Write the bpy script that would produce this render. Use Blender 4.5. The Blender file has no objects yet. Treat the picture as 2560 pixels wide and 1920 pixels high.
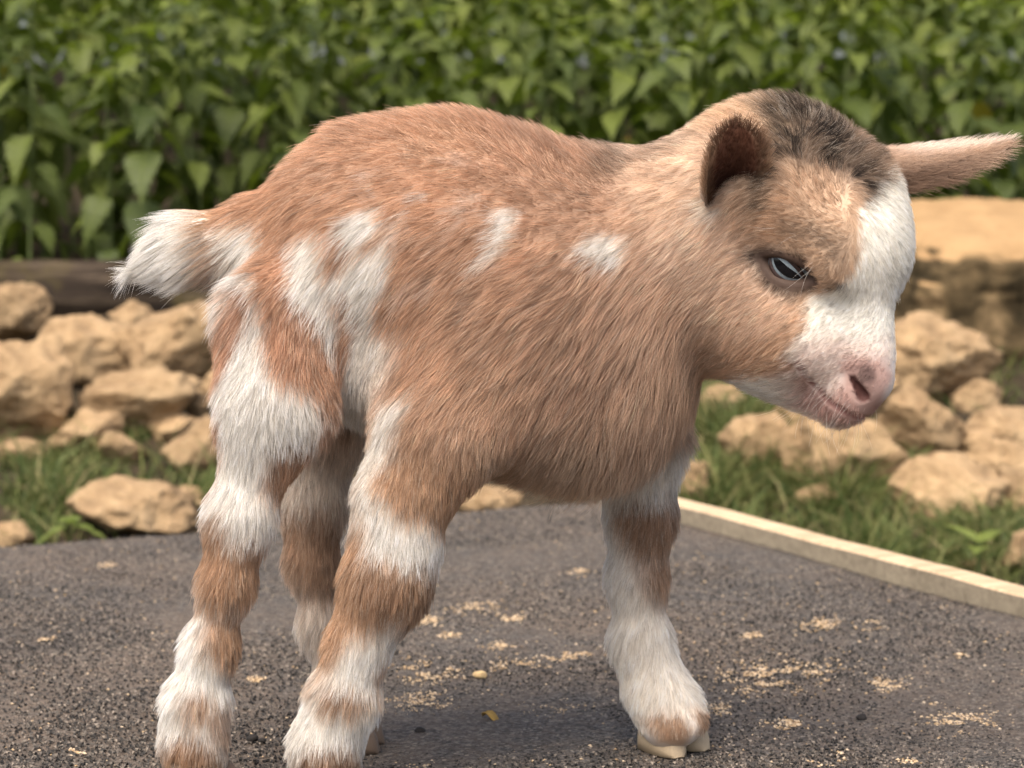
import bpy, bmesh, math, random
import numpy as np
from mathutils import Vector, Matrix, kdtree

random.seed(7)
RNG = np.random.default_rng(11)
SC = bpy.context.scene
COL = SC.collection
R = math.radians

# ------------------------------------------------------------------ camera
LENS = 77.0
FPX = LENS / 36.0 * 2560.0            # focal length in photograph pixels
HORIZON = 430.0                       # photograph row of the horizon
PITCH = math.atan((960.0 - HORIZON) / FPX)
ZC = 0.279                            # camera height over the platform, metres
D0 = 1.0                              # distance of the animal's mid plane
cam_d = bpy.data.cameras.new('camera')
cam = bpy.data.objects.new('camera', cam_d)
COL.objects.link(cam)
cam.location = (0, 0, ZC)
cam.rotation_euler = (math.pi / 2 - PITCH, 0, 0)
cam_d.lens = LENS
cam_d.sensor_width = 36.0
cam_d.clip_start = 0.02
cam_d.clip_end = 400
cam_d.dof.use_dof = True
cam_d.dof.focus_distance = 0.965
cam_d.dof.aperture_fstop = 15.0
SC.camera = cam

# ------------------------------------------------------------------ sky, sun, exposure
SUN_EL, SUN_AZ = R(60), R(205)        # azimuth clockwise from +Y (the view direction)
world = bpy.data.worlds.new('World')
SC.world = world
world.use_nodes = True
wn = world.node_tree.nodes
wl = world.node_tree.links
wn.clear()
w_out = wn.new('ShaderNodeOutputWorld')
w_bg = wn.new('ShaderNodeBackground')
w_sky = wn.new('ShaderNodeTexSky')
w_sky.sky_type = 'NISHITA'
w_sky.sun_disc = False
w_sky.sun_elevation = SUN_EL
w_sky.sun_rotation = SUN_AZ
w_sky.air_density = 1.0
w_sky.dust_density = 6.0
w_sky.ozone_density = 0.3
w_bg.inputs['Strength'].default_value = 0.125
wl.new(w_sky.outputs[0], w_bg.inputs[0])
wl.new(w_bg.outputs[0], w_out.inputs[0])
sun_d = bpy.data.lights.new('sun', 'SUN')
sun_d.energy = 1.5
sun_d.angle = R(40)
sun_d.color = (1.0, 0.93, 0.83)
sun = bpy.data.objects.new('sun', sun_d)
COL.objects.link(sun)
sdir = Vector((math.sin(SUN_AZ) * math.cos(SUN_EL), math.cos(SUN_AZ) * math.cos(SUN_EL), math.sin(SUN_EL)))
sun.rotation_euler = (-sdir).to_track_quat('-Z', 'Y').to_euler()
sun.location = sdir * 5
VS = SC.view_settings
VS.view_transform = 'Standard'
VS.look = 'None'
VS.gamma = 1.0
VS.use_curve_mapping = False
VS.exposure = 1.1
SC.cycles.use_denoising = True
SC.cycles.max_bounces = 8
SC.cycles.transparent_max_bounces = 8
SC.cycles.diffuse_bounces = 4
try:
    SC.cycles_curves.shape = 'RIBBONS'
    SC.cycles_curves.subdivisions = 2
except Exception:
    pass

# ------------------------------------------------------------------ helpers
CP, SP = math.cos(PITCH), math.sin(PITCH)


def P(px, py, Y):
    """point seen at a photograph pixel, at distance Y along the ground axis"""
    xc, yc = (px - 1280.0) / FPX, (960.0 - py) / FPX
    d = np.array([xc, yc * SP + CP, yc * CP - SP])
    return np.array([0, 0, ZC]) + d * (Y / d[1])


def to_px(p):
    """side view coordinates of points on the animal (n,3) -> (n,2)"""
    q = p - np.array([0, 0, ZC])
    dep = q[:, 1] * CP - q[:, 2] * SP
    up = q[:, 1] * SP + q[:, 2] * CP
    return np.stack([1280 + FPX * q[:, 0] / dep, 960 - FPX * up / dep], 1)


def _hash(ix, iy, iz, s):
    h = (ix * 374761393 + iy * 668265263 + iz * 2147483647 + s * 1274126177).astype(np.int64) & 0xffffffff
    h = ((h ^ (h >> 13)) * 1274126177) & 0xffffffff
    h = ((h ^ (h >> 16)) * 2246822519) & 0xffffffff
    return ((h ^ (h >> 15)) & 0xffffff) / float(0xffffff) * 2 - 1


def vnoise(p, s=0):
    p = np.asarray(p, float)
    i = np.floor(p).astype(np.int64)
    f = p - i
    f = f * f * (3 - 2 * f)
    r = 0
    for dx in (0, 1):
        wx = f[:, 0] if dx else 1 - f[:, 0]
        for dy in (0, 1):
            wy = f[:, 1] if dy else 1 - f[:, 1]
            for dz in (0, 1):
                wz = f[:, 2] if dz else 1 - f[:, 2]
                r = r + wx * wy * wz * _hash(i[:, 0] + dx, i[:, 1] + dy, i[:, 2] + dz, s)
    return r


def fbm(p, o=4, s=0):
    r, a = 0, 1.0
    for k in range(o):
        r = r + a * vnoise(np.asarray(p) * 2 ** k + 17.3 * k, s + k)
        a *= .5
    return r


def sstep(a, b, x):
    t = np.clip((x - a) / (b - a), 0, 1)
    return t * t * (3 - 2 * t)


def nrm(v):
    return v / np.maximum(np.linalg.norm(v, axis=-1, keepdims=True), 1e-9)


def mesh(name, verts, faces, mat=None, smooth=False):
    me = bpy.data.meshes.new(name)
    verts = np.asarray(verts, float)
    me.from_pydata(verts.tolist(), [], [list(map(int, f)) for f in faces])
    if smooth:
        me.polygons.foreach_set('use_smooth', [True] * len(me.polygons))
    if mat:
        me.materials.append(mat)
    me.update()
    return me


def fast_mesh(name, verts, tris, mat=None, smooth=False, k=3):
    """big mesh of k-sided faces from arrays"""
    verts = np.ascontiguousarray(verts, np.float32)
    tris = np.ascontiguousarray(tris, np.int32)
    me = bpy.data.meshes.new(name)
    me.vertices.add(len(verts))
    me.vertices.foreach_set('co', verts.ravel())
    me.loops.add(tris.size)
    me.loops.foreach_set('vertex_index', tris.ravel())
    me.polygons.add(len(tris))
    me.polygons.foreach_set('loop_start', np.arange(len(tris), dtype=np.int32) * k)
    me.polygons.foreach_set('loop_total', np.full(len(tris), k, np.int32))
    me.polygons.foreach_set('use_smooth', np.full(len(tris), smooth, bool))
    if mat:
        me.materials.append(mat)
    me.update(calc_edges=True)
    me.validate()
    return me


def obj(name, data, parent=None, loc=None, rot=None):
    o = bpy.data.objects.new(name, data)
    COL.objects.link(o)
    if parent is not None:
        o.parent = parent
    if loc is not None:
        o.location = loc
    if rot is not None:
        o.rotation_euler = rot
    return o


def tag(o, label=None, cat=None, group=None, kind=None):
    if label:
        o['label'] = label
    if cat:
        o['category'] = cat
    if group:
        o['group'] = group
    if kind:
        o['kind'] = kind
    return o


def box_mesh(name, c0, c1, mat, bevel=0.0, seg=2):
    bm = bmesh.new()
    bmesh.ops.create_cube(bm, size=1)
    c0, c1 = Vector(c0), Vector(c1)
    for v in bm.verts:
        v.co = Vector([(c0[i] + c1[i]) / 2 + v.co[i] * (c1[i] - c0[i]) for i in range(3)])
    if bevel:
        bmesh.ops.bevel(bm, geom=bm.edges[:], offset=bevel, segments=seg, affect='EDGES')
    me = bpy.data.meshes.new(name)
    bm.to_mesh(me)
    bm.free()
    me.materials.append(mat)
    return me


# ------------------------------------------------------------------ materials
class NT:
    def __init__(self, name):
        self.m = bpy.data.materials.new(name)
        self.m.use_nodes = True
        self.t = self.m.node_tree
        self.n, self.l = self.t.nodes, self.t.links
        self.n.clear()
        self.out = self.n.new('ShaderNodeOutputMaterial')

    def add(self, kind, **kw):
        nd = self.n.new('ShaderNode' + kind)
        for k, v in kw.items():
            if k.startswith('i_'):
                key = k[2:].replace('_', ' ')
                nd.inputs[key if key in nd.inputs else int(key)].default_value = v
            else:
                setattr(nd, k, v)
        return nd

    def link(self, a, b):
        self.l.new(a, b)

    def ramp(self, fac, stops):
        r = self.n.new('ShaderNodeValToRGB')
        el = r.color_ramp.elements
        while len(el) > len(stops):
            el.remove(el[-1])
        while len(el) < len(stops):
            el.new(0.5)
        for e, (p, c) in zip(el, stops):
            e.position = p
            e.color = (*c, 1) if len(c) == 3 else c
        self.link(fac, r.inputs[0])
        return r.outputs[0]

    def noise(self, scale, detail=5, rough=.6, vec=None, dist=0):
        n = self.add('TexNoise')
        n.inputs['Scale'].default_value = scale
        n.inputs['Detail'].default_value = detail
        n.inputs['Roughness'].default_value = rough
        n.inputs['Distortion'].default_value = dist
        if vec is not None:
            self.link(vec, n.inputs['Vector'])
        return n.outputs[0]

    def mix(self, fac, a, b, mode='MIX'):
        m = self.n.new('ShaderNodeMix')
        m.data_type = 'RGBA'
        m.blend_type = mode
        for s, v in ((m.inputs[0], fac), (m.inputs[6], a), (m.inputs[7], b)):
            if hasattr(v, 'type') and hasattr(v, 'is_output'):
                self.link(v, s)
            else:
                s.default_value = v if not isinstance(v, tuple) or len(v) == 4 else (*v, 1)
        return m.outputs[2]

    def bump(self, h, strength=.5, dist=.002, prev=None):
        b = self.add('Bump')
        b.inputs['Strength'].default_value = strength
        b.inputs['Distance'].default_value = dist
        self.link(h, b.inputs['Height'])
        if prev is not None:
            self.link(prev, b.inputs['Normal'])
        return b.outputs[0]

    def principled(self, color, rough=.8, spec=.3, normal=None, **kw):
        p = self.add('BsdfPrincipled')
        if hasattr(color, 'is_output'):
            self.link(color, p.inputs['Base Color'])
        else:
            p.inputs['Base Color'].default_value = (*color, 1)
        if hasattr(rough, 'is_output'):
            self.link(rough, p.inputs['Roughness'])
        else:
            p.inputs['Roughness'].default_value = rough
        p.inputs['Specular IOR Level'].default_value = spec
        if normal is not None:
            self.link(normal, p.inputs['Normal'])
        for k, v in kw.items():
            p.inputs[k.replace('_', ' ')].default_value = v
        return p.outputs[0]

    def done(self, sh):
        self.link(sh, self.out.inputs['Surface'])
        return self.m

    def objco(self):
        return self.add('TexCoord').outputs['Object']


def mat_stone():
    t = NT('limestone')
    co = t.objco()
    info = t.add('ObjectInfo')
    n1 = t.noise(14, 8, .62, co, .4)
    n2 = t.noise(70, 6, .7, co)
    n3 = t.noise(5, 3, .5, co)
    c = t.ramp(n1, [(.28, (.09, .058, .031)), (.42, (.265, .172, .09)), (.55, (.41, .28, .152)), (.75, (.53, .385, .228))])
    c = t.mix(.35, c, t.ramp(n2, [(.3, (.15, .098, .055)), (.6, (.50, .355, .205))]))
    lich = t.ramp(n3, [(.56, (0, 0, 0)), (.68, (1, 1, 1))])
    f = t.add('Math', operation='MULTIPLY', i_1=.35)
    t.link(lich, f.inputs[0])
    c = t.mix(f.outputs[0], c, (.17, .13, .075))
    hv = t.add('HueSaturation')
    mr = t.add('MapRange')
    mr.inputs['To Min'].default_value = .80
    mr.inputs['To Max'].default_value = 1.12
    t.link(info.outputs['Random'], mr.inputs['Value'])
    t.link(mr.outputs[0], hv.inputs['Value'])
    t.link(c, hv.inputs['Color'])
    b = t.bump(n1, .9, .016)
    b = t.bump(n2, .8, .005, b)
    return t.done(t.principled(hv.outputs[0], .92, .15, b))


def mat_boulder():
    t = NT('mossy_limestone')
    co = t.objco()
    n1 = t.noise(18, 8, .65, co, .3)
    n2 = t.noise(75, 6, .7, co)
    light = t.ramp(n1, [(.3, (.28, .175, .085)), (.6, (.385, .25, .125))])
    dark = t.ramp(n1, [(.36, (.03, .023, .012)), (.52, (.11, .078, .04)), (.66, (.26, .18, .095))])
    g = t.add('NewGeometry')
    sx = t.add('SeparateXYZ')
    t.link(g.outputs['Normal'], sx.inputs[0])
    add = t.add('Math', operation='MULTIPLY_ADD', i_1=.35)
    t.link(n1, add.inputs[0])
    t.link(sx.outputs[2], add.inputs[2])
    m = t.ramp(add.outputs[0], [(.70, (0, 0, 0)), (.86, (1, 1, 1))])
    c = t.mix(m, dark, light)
    b = t.bump(n1, .7, .012)
    b = t.bump(n2, .5, .003, b)
    return t.done(t.principled(c, .93, .12, b))


def mat_log():
    t = NT('weathered_timber')
    co = t.objco()
    mp = t.add('Mapping')
    mp.inputs['Scale'].default_value = (2.2, 22, 22)
    t.link(co, mp.inputs[0])
    n1 = t.noise(3, 8, .65, mp.outputs[0], .5)
    n2 = t.noise(9, 5, .6, co)
    c = t.ramp(n1, [(.3, (.012, .009, .008)), (.5, (.04, .03, .022)), (.68, (.11, .083, .058))])
    moss = t.ramp(n2, [(.48, (0, 0, 0)), (.66, (.8, .8, .8))])
    c = t.mix(moss, c, (.105, .085, .03))
    b = t.bump(n1, .8, .01)
    return t.done(t.principled(c, .95, .1, b))


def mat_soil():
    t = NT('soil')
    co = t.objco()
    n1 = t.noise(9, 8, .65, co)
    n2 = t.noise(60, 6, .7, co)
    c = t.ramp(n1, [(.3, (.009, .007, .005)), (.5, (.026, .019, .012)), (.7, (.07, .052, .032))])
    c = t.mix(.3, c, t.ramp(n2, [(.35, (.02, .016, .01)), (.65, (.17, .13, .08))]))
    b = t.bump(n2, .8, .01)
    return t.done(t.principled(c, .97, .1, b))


def mat_leaf(name, base, young, yellow=None, island=False):
    t = NT(name)
    if island:
        rnd = t.add('NewGeometry').outputs['Random Per Island']
    else:
        rnd = t.add('ObjectInfo').outputs['Random']
    stops = [(0.0, base), (.55, tuple(.5 * (a + b) for a, b in zip(base, young))), (.93, young)]
    if yellow:
        stops += [(.9965, young), (.998, yellow)]
    c = t.ramp(rnd, stops)
    uv = t.add('UVMap')
    sp = t.add('SeparateXYZ')
    t.link(uv.outputs[0], sp.inputs[0])
    # veins: v measured from the midrib, slanted towards the tip
    ab = t.add('Math', operation='ABSOLUTE')
    t.link(sp.outputs[1], ab.inputs[0])
    sl = t.add('Math', operation='MULTIPLY_ADD', i_1=-.75)
    t.link(ab.outputs[0], sl.inputs[0])
    t.link(sp.outputs[0], sl.inputs[2])
    fr = t.add('Math', operation='MULTIPLY', i_1=7.0)
    t.link(sl.outputs[0], fr.inputs[0])
    pp = t.add('Math', operation='PINGPONG', i_1=.5)
    t.link(fr.outputs[0], pp.inputs[0])
    vein = t.ramp(pp.outputs[0], [(0.0, (1, 1, 1)), (.16, (0, 0, 0))])
    mid = t.ramp(ab.outputs[0], [(0.0, (1, 1, 1)), (.06, (0, 0, 0))])
    vv = t.mix(1.0, vein, mid, 'LIGHTEN')
    vf = t.add('Math', operation='MULTIPLY', i_1=.30)
    t.link(vv, vf.inputs[0])
    c = t.mix(vf.outputs[0], c, tuple(min(1, x * 1.7 + .02) for x in young))
    inv = t.add('Math', operation='SUBTRACT', i_0=1.0)
    t.link(vv, inv.inputs[1])
    b = t.bump(inv.outputs[0], .5, .002)
    pr = t.principled(c, .5, .35, b)
    tr = t.add('BsdfTranslucent')
    tc = t.mix(1.0, c, (1.0, 1.15, .45), 'MULTIPLY')
    t.link(tc, tr.inputs[0])
    mx = t.add('MixShader', i_0=.32)
    t.link(pr, mx.inputs[1])
    t.link(tr.outputs[0], mx.inputs[2])
    return t.done(mx.outputs[0])


def mat_plain(name, color, rough=.8, spec=.3, nscale=60, var=.25, bump=.3, dist=.001, **kw):
    t = NT(name)
    co = t.objco()
    n = t.noise(nscale, 5, .65, co)
    lo = tuple(max(0, x * (1 - var)) for x in color)
    hi = tuple(min(1, x * (1 + var)) for x in color)
    c = t.ramp(n, [(.3, lo), (.7, hi)])
    return t.done(t.principled(c, rough, spec, t.bump(n, bump, dist), **kw))


def mat_island(name, stops, rough=.85, spec=.3, trans=0.0):
    t = NT(name)
    rnd = t.add('NewGeometry').outputs['Random Per Island']
    c = t.ramp(rnd, stops)
    pr = t.principled(c, rough, spec)
    if trans:
        tr = t.add('BsdfTranslucent')
        t.link(c, tr.inputs[0])
        mx = t.add('MixShader', i_0=trans)
        t.link(pr, mx.inputs[1])
        t.link(tr.outputs[0], mx.inputs[2])
        pr = mx.outputs[0]
    return t.done(pr)


def mat_felt():
    t = NT('mineral_roofing_felt')
    co = t.objco()
    big = t.noise(5, 5, .6, co, .5)
    mid = t.noise(55, 4, .7, co, 1.2)
    v = t.add('TexVoronoi')
    v.inputs['Scale'].default_value = 620
    t.link(co, v.inputs['Vector'])
    fine = t.noise(330, 4, .7, co)
    sepc = t.add('SeparateColor')
    t.link(v.outputs['Color'], sepc.inputs[0])
    c = t.ramp(sepc.outputs[0], [(.0, (.012, .012, .013)), (.35, (.052, .047, .042)), (.7, (.122, .107, .093)), (.93, (.20, .175, .15)), (1, (.33, .29, .24))])
    c = t.mix(.4, c, t.ramp(fine, [(.36, (.015, .014, .013)), (.62, (.13, .113, .098))]))
    dust = t.mix(.5, big, mid)
    df = t.ramp(dust, [(.40, (0, 0, 0)), (.62, (.58, .58, .58))])
    c = t.mix(df, c, (.175, .128, .092))
    b = t.bump(v.outputs['Distance'], .8, .0016)
    b = t.bump(fine, .7, .0016, b)
    return t.done(t.principled(c, .9, .25, b))


def mat_wood(name, lo, hi, axis_scale, rough=.75):
    t = NT(name)
    co = t.objco()
    mp = t.add('Mapping')
    mp.inputs['Scale'].default_value = axis_scale
    t.link(co, mp.inputs[0])
    n = t.noise(4, 7, .65, mp.outputs[0], .6)
    n2 = t.noise(16, 4, .6, co)
    c = t.ramp(n, [(.3, lo), (.65, hi)])
    c = t.mix(.25, c, t.ramp(n2, [(.4, lo), (.6, hi)]))
    return t.done(t.principled(c, rough, .25, t.bump(n, .4, .001)))


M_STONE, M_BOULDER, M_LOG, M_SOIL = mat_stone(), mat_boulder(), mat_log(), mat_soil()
G_BASE, G_YOUNG, G_YEL = (.048, .072, .015), (.132, .165, .029), (.34, .22, .035)
M_LEAF = mat_leaf('nettle_leaf', G_BASE, G_YOUNG, G_YEL)
M_LEAF_YOUNG = mat_leaf('young_nettle_leaf', (.13, .168, .030), (.21, .25, .046))
M_LEAF_MASS = mat_leaf('nettle_leaf_mass', (.062, .088, .018), (.18, .215, .04), None, True)
M_STEM = mat_plain('nettle_stem', (.09, .12, .035), .7)
M_FELT = mat_felt()
M_WOOD = mat_wood('pale_pine', (.34, .23, .13), (.66, .50, .33), (3, 40, 40))
M_WOODSIDE = mat_wood('grey_pine', (.17, .14, .10), (.33, .28, .20), (3, 40, 40))
M_GRASS = mat_island('grass_blade', [(0, (.05, .075, .02)), (.5, (.11, .145, .038)), (.8, (.19, .21, .065)), (1, (.38, .31, .15))], .6, .3, .3)
M_SAND = mat_island('sand_grain', [(0, (.26, .17, .09)), (.5, (.50, .36, .21)), (1, (.66, .52, .36))], .9)
M_GRIT = mat_island('felt_granule', [(0, (.008, .0075, .007)), (.45, (.042, .039, .036)), (.8, (.13, .112, .094)), (1, (.30, .25, .20))], .8, .35)

#@@GROUND
# ------------------------------------------------------------------ ground
_TY = [-60, 1.5, 2.1, 2.5, 2.9, 3.15, 3.4, 4.0, 5.0, 7.0, 12.0, 80.0]
_TZ = [-.16, -.16, -.12, -.06, .03, .07, .12, .22, .42, .62, .75, .75]


def terrain(x, y):
    x, y = np.asarray(x, float), np.asarray(y, float)
    z = np.interp(y, _TY, _TZ)
    p = np.stack([x * 3.1, y * 3.1, x * 0 + 2.2], -1).reshape(-1, 3)
    n = fbm(p, 3, 5).reshape(x.shape)
    return z + .018 * n * np.clip((y - 1.9) * 2, 0, 1)


def terrain1(x, y):
    return float(terrain(np.array([x]), np.array([y]))[0])


def ground_hit(px, py, y0=2.05, y1=9.0):
    ys = np.linspace(y0, y1, 700)
    pts = np.stack([P(px, py, y) for y in ys])
    h = terrain(pts[:, 0], pts[:, 1])
    k = np.nonzero(pts[:, 2] <= h)[0]
    return ys[k[0]] if len(k) else None


gx = np.concatenate([np.linspace(-60, -3, 24), np.linspace(-2.8, 2.8, 120), np.linspace(3, 60, 24)])
gy = np.concatenate([np.linspace(-60, 1.4, 24), np.linspace(1.5, 6.5, 120), np.linspace(7, 80, 30)])
GX, GY = np.meshgrid(gx, gy, indexing='ij')
GZ = terrain(GX, GY)
gi = np.arange(GX.size).reshape(GX.shape)
gq = np.stack([gi[:-1, :-1], gi[1:, :-1], gi[1:, 1:], gi[:-1, 1:]], -1).reshape(-1, 4)
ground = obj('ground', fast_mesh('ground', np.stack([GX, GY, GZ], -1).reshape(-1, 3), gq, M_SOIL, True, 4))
tag(ground, 'dark soil bank rising behind the platform', kind='structure')

# ------------------------------------------------------------------ platform


def on_deck(px, py):
    d0, d1 = P(px, py, 1.0), P(px, py, 2.0)
    t = (0 - d0[2]) / (d1[2] - d0[2])
    return d0 + (d1 - d0) * t


c_far = on_deck(1494, 1250)[:2]
e_left = on_deck(0, 1352)[:2] - c_far
e_left /= np.linalg.norm(e_left)
e_near = np.array([-e_left[1], e_left[0]])
if e_near[1] > 0:
    e_near = -e_near
want = on_deck(2560, 1534)[:2] - c_far
want /= np.linalg.norm(want)
mixd = want * .75 + e_near * .25
mixd /= np.linalg.norm(mixd)
e_near = mixd
e_left = np.array([e_near[1], -e_near[0]])
if e_left[0] > 0:
    e_left = -e_left
PL_A, PL_B = 1.5, 1.55           # extents along the far edge and towards the camera
plat = obj('platform', None, None, (c_far[0], c_far[1], 0), (0, 0, math.atan2(-e_left[1], -e_left[0])))
# local frame: +x points to the batten side, +y away from the camera; far corner is the origin
plat_inv = np.array(plat.rotation_euler)
tag(plat, 'low platform covered with dark gritty roofing felt, pale batten on one side', 'platform')
obj('deck', box_mesh('deck', (-PL_A, -PL_B, -.024), (0, 0, -.0045), M_WOODSIDE, .002), plat)
nx_, ny_ = 150, 150
fxx, fyy = np.meshgrid(np.linspace(-PL_A - .004, -.003, nx_), np.linspace(-PL_B, .004, ny_), indexing='ij')
fz = .0010 * fbm(np.stack([fxx * 9, fyy * 9, fxx * 0], -1).reshape(-1, 3), 3, 9).reshape(fxx.shape)
droop = np.clip((fyy + .012) / .016, 0, 1) ** 2 * .006 + np.clip((-fxx - PL_A + .01) / .016, 0, 1) ** 2 * .006
fz = fz - droop
fv = np.stack([fxx, fyy, fz], -1).reshape(-1, 3)
fi = np.arange(fxx.size).reshape(fxx.shape)
fq = np.stack([fi[:-1, :-1], fi[1:, :-1], fi[1:, 1:], fi[:-1, 1:]], -1).reshape(-1, 4)
felt = obj('felt', fast_mesh('felt', fv, fq, M_FELT, True, 4), plat)
sol = felt.modifiers.new('thickness', 'SOLIDIFY')
sol.thickness = .003
sol.offset = -1
tag(felt, 'dark grey mineral roofing felt')
bat = obj('batten', None, plat)
bm = bmesh.new()
nseg = 60
ring = []
for i in range(nseg + 1):
    y = -PL_B + (PL_B + .01) * i / nseg
    w = .0002 * math.sin(i * 1.7) + .0003 * math.sin(i * .63)
    prof = [(0, -.03), (0, .0125), (.0015, .0140), (.0205, .0140), (.022, .0125), (.022, -.03)]
    ring.append([bm.verts.new((a + w, y, b + w * .7)) for a, b in prof])
for a, b in zip(ring[:-1], ring[1:]):
    for k in range(5):
        f = bm.faces.new((a[k], b[k], b[k + 1], a[k + 1]))
        f.material_index = 0 if k in (1, 2, 3) else 1
bm.faces.new(ring[0])
bm.faces.new(ring[-1][::-1])
bmesh.ops.recalc_face_normals(bm, faces=bm.faces[:])
bme = bpy.data.meshes.new('batten')
bm.to_mesh(bme)
bm.free()
bme.materials.append(M_WOOD)
bme.materials.append(M_WOODSIDE)
COL.objects.unlink(bat)
bpy.data.objects.remove(bat)
bat = obj('batten', bme, plat)
tag(bat, 'pale pine edging batten')
for lx in (-PL_A + .06, -.06):
    for ly in (-PL_B + .06, -.06):
        obj('leg', box_mesh('platform_leg', (lx - .03, ly - .03, -.20), (lx + .03, ly + .03, -.0245), M_WOODSIDE, .002), plat)
obj('rail', box_mesh('rail', (-PL_A + .1, -.075, -.085), (-.1, -.04, -.0255), M_WOODSIDE, .002), plat)

# ---- loose mineral granules and sand on the felt
TETRA = np.array([[1, 1, 1], [1, -1, -1], [-1, 1, -1], [-1, -1, 1]]) / math.sqrt(3)
TETF = np.array([[0, 1, 2], [0, 3, 1], [0, 2, 3], [1, 3, 2]])
OCT = np.array([[1, 0, 0], [-1, 0, 0], [0, 1, 0], [0, -1, 0], [0, 0, 1], [0, 0, -1]], float)
OCTF = np.array([[0, 2, 4], [2, 1, 4], [1, 3, 4], [3, 0, 4], [2, 0, 5], [1, 2, 5], [3, 1, 5], [0, 3, 5]])


def scatter(name, pos, size, base, faces, mat, flat=.6):
    n = len(pos)
    a = RNG.uniform(0, 2 * math.pi, n)
    b = RNG.uniform(-.5, .5, n)
    v = base[None] * (1 + .35 * RNG.standard_normal((n, len(base), 3)).clip(-1, 1))
    s = size[:, None, None] * np.array([1, RNG.uniform(.6, 1), flat])[None, None]
    v = v * s
    ca, sa = np.cos(a)[:, None], np.sin(a)[:, None]
    x = v[..., 0] * ca - v[..., 1] * sa
    y = v[..., 0] * sa + v[..., 1] * ca
    z = v[..., 2] + b[:, None] * v[..., 0] * .3
    V = np.stack([x, y, z], -1) + pos[:, None]
    F = faces[None] + (np.arange(n) * len(base))[:, None, None]
    return fast_mesh(name, V.reshape(-1, 3), F.reshape(-1, 3), mat)


def deck_ok(p):
    q = p[:, :2] - c_far
    u = q @ e_left
    w = q @ e_near
    return (u > .006) & (u < PL_A - .01) & (w > .004) & (w < PL_B - .01)


pts = []
while sum(map(len, pts)) < 75000:
    yy = .86 + (RNG.random(20000) ** 1.35) * 1.1
    xx = (RNG.random(20000) * 2 - 1) * yy * .26
    q = np.stack([xx, yy, np.zeros_like(xx)], 1)
    q = q[deck_ok(q)]
    dens = fbm(q * np.array([14, 14, 1]), 3, 31)
    q = q[RNG.random(len(q)) < np.clip(.6 + .35 * dens, .25, 1)]
    pts.append(q)
g = np.concatenate(pts)
g[:, 2] = .0004
gs = RNG.uniform(.0005, .00145, len(g))
grit = obj('felt_granules', scatter('felt_granules', g, gs, TETRA, TETF, M_GRIT, .8))
tag(grit, 'loose dark mineral granules spread over the roofing felt', 'granules', kind='stuff')

patches = [(1938, 1695, 190, 46), (2417, 1805, 120, 34), (1384, 1781, 95, 26), (1362, 1812, 40, 16), (2214, 1713, 75, 22),
           (1981, 1812, 70, 20), (1430, 1645, 95, 28), (1292, 1667, 60, 18), (1796, 1775, 50, 18), (1261, 1615, 50, 16),
           (1280, 1547, 50, 14), (2051, 1562, 60, 18), (2171, 1566, 50, 16), (2079, 1895, 50, 20), (1031, 1761, 125, 30),
           (1074, 1681, 90, 34), (1185, 1521, 75, 18), (1062, 1552, 60, 16), (268, 1413, 26, 10), (1043, 1908, 60, 18),
           (1129, 1589, 40, 10), (200, 1880, 30, 10), (2280, 1900, 40, 14), (1880, 1590, 30, 10), (2330, 1760, 30, 8),
           (1560, 1510, 30, 8), (640, 1700, 30, 8), (2400, 1640, 22, 7), (120, 1600, 24, 7), (1450, 1430, 40, 10)]
sp = []
for (x, y, w, h) in patches:
    n = int(w * h * .15) + 25
    k = RNG.standard_normal((n, 2)) * np.array([w, h]) * .42
    ang = -.06
    for (dx, dy) in k:
        q = on_deck(x + dx, y + dy + dx * ang)
        sp.append(q)
sp = np.array(sp)
m = fbm(sp * np.array([120, 120, 1]), 2, 44) > -.12
sp = sp[m]
stray = []
for k in range(1500):
    yy = .86 + (RNG.random() ** 1.3) * 1.0
    stray.append([(RNG.random() * 2 - 1) * yy * .26, yy, 0])
sp = np.concatenate([sp, np.array(stray)])
sp = sp[deck_ok(sp)]
sp[:, 2] = .0005
sand = obj('sand', scatter('sand', sp, RNG.uniform(.0004, .0011, len(sp)), OCT, OCTF, M_SAND, .6))
tag(sand, 'pale yellow sand lying in thin patches on the roofing felt', 'sand', kind='stuff')


def lump(name, seed, size, mat, sub=3, cuts=0, amp=.16, freq=1.6, squash=(1, 1, 1), detail=4):
    """rough rounded body: sphere with planar cuts and layered noise"""
    bm = bmesh.new()
    bmesh.ops.create_icosphere(bm, subdivisions=sub, radius=1.0)
    v = np.array([q.co[:] for q in bm.verts])
    rg = np.random.default_rng(seed)
    for k in range(cuts):
        nrm_ = rg.standard_normal(3)
        nrm_ /= np.linalg.norm(nrm_)
        dd = rg.uniform(.52, .86)
        s = v @ nrm_ - dd
        v = v - np.outer(np.clip(s, 0, None) * .97, nrm_)
    d = nrm(v)
    off = rg.uniform(-50, 50, 3)
    n1 = fbm(v * freq + off, detail, seed)
    n2 = np.abs(fbm(v * freq * 3.1 + off, 3, seed + 9))
    n3 = fbm(v * freq * 6 + off, 3, seed + 4) if sub > 4 else 0
    v = v * (1 + amp * n1 - amp * .6 * n2 + amp * .22 * n3)[:, None]
    v = v - (v.max(0) + v.min(0)) / 2
    v = v / ((v.max(0) - v.min(0)) / 2)
    v = v * np.array(squash) * size
    for q, c in zip(bm.verts, v):
        q.co = c
    me = bpy.data.meshes.new(name)
    bm.to_mesh(me)
    bm.free()
    me.polygons.foreach_set('use_smooth', [True] * len(me.polygons))
    me.materials.append(mat)
    return me


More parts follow.
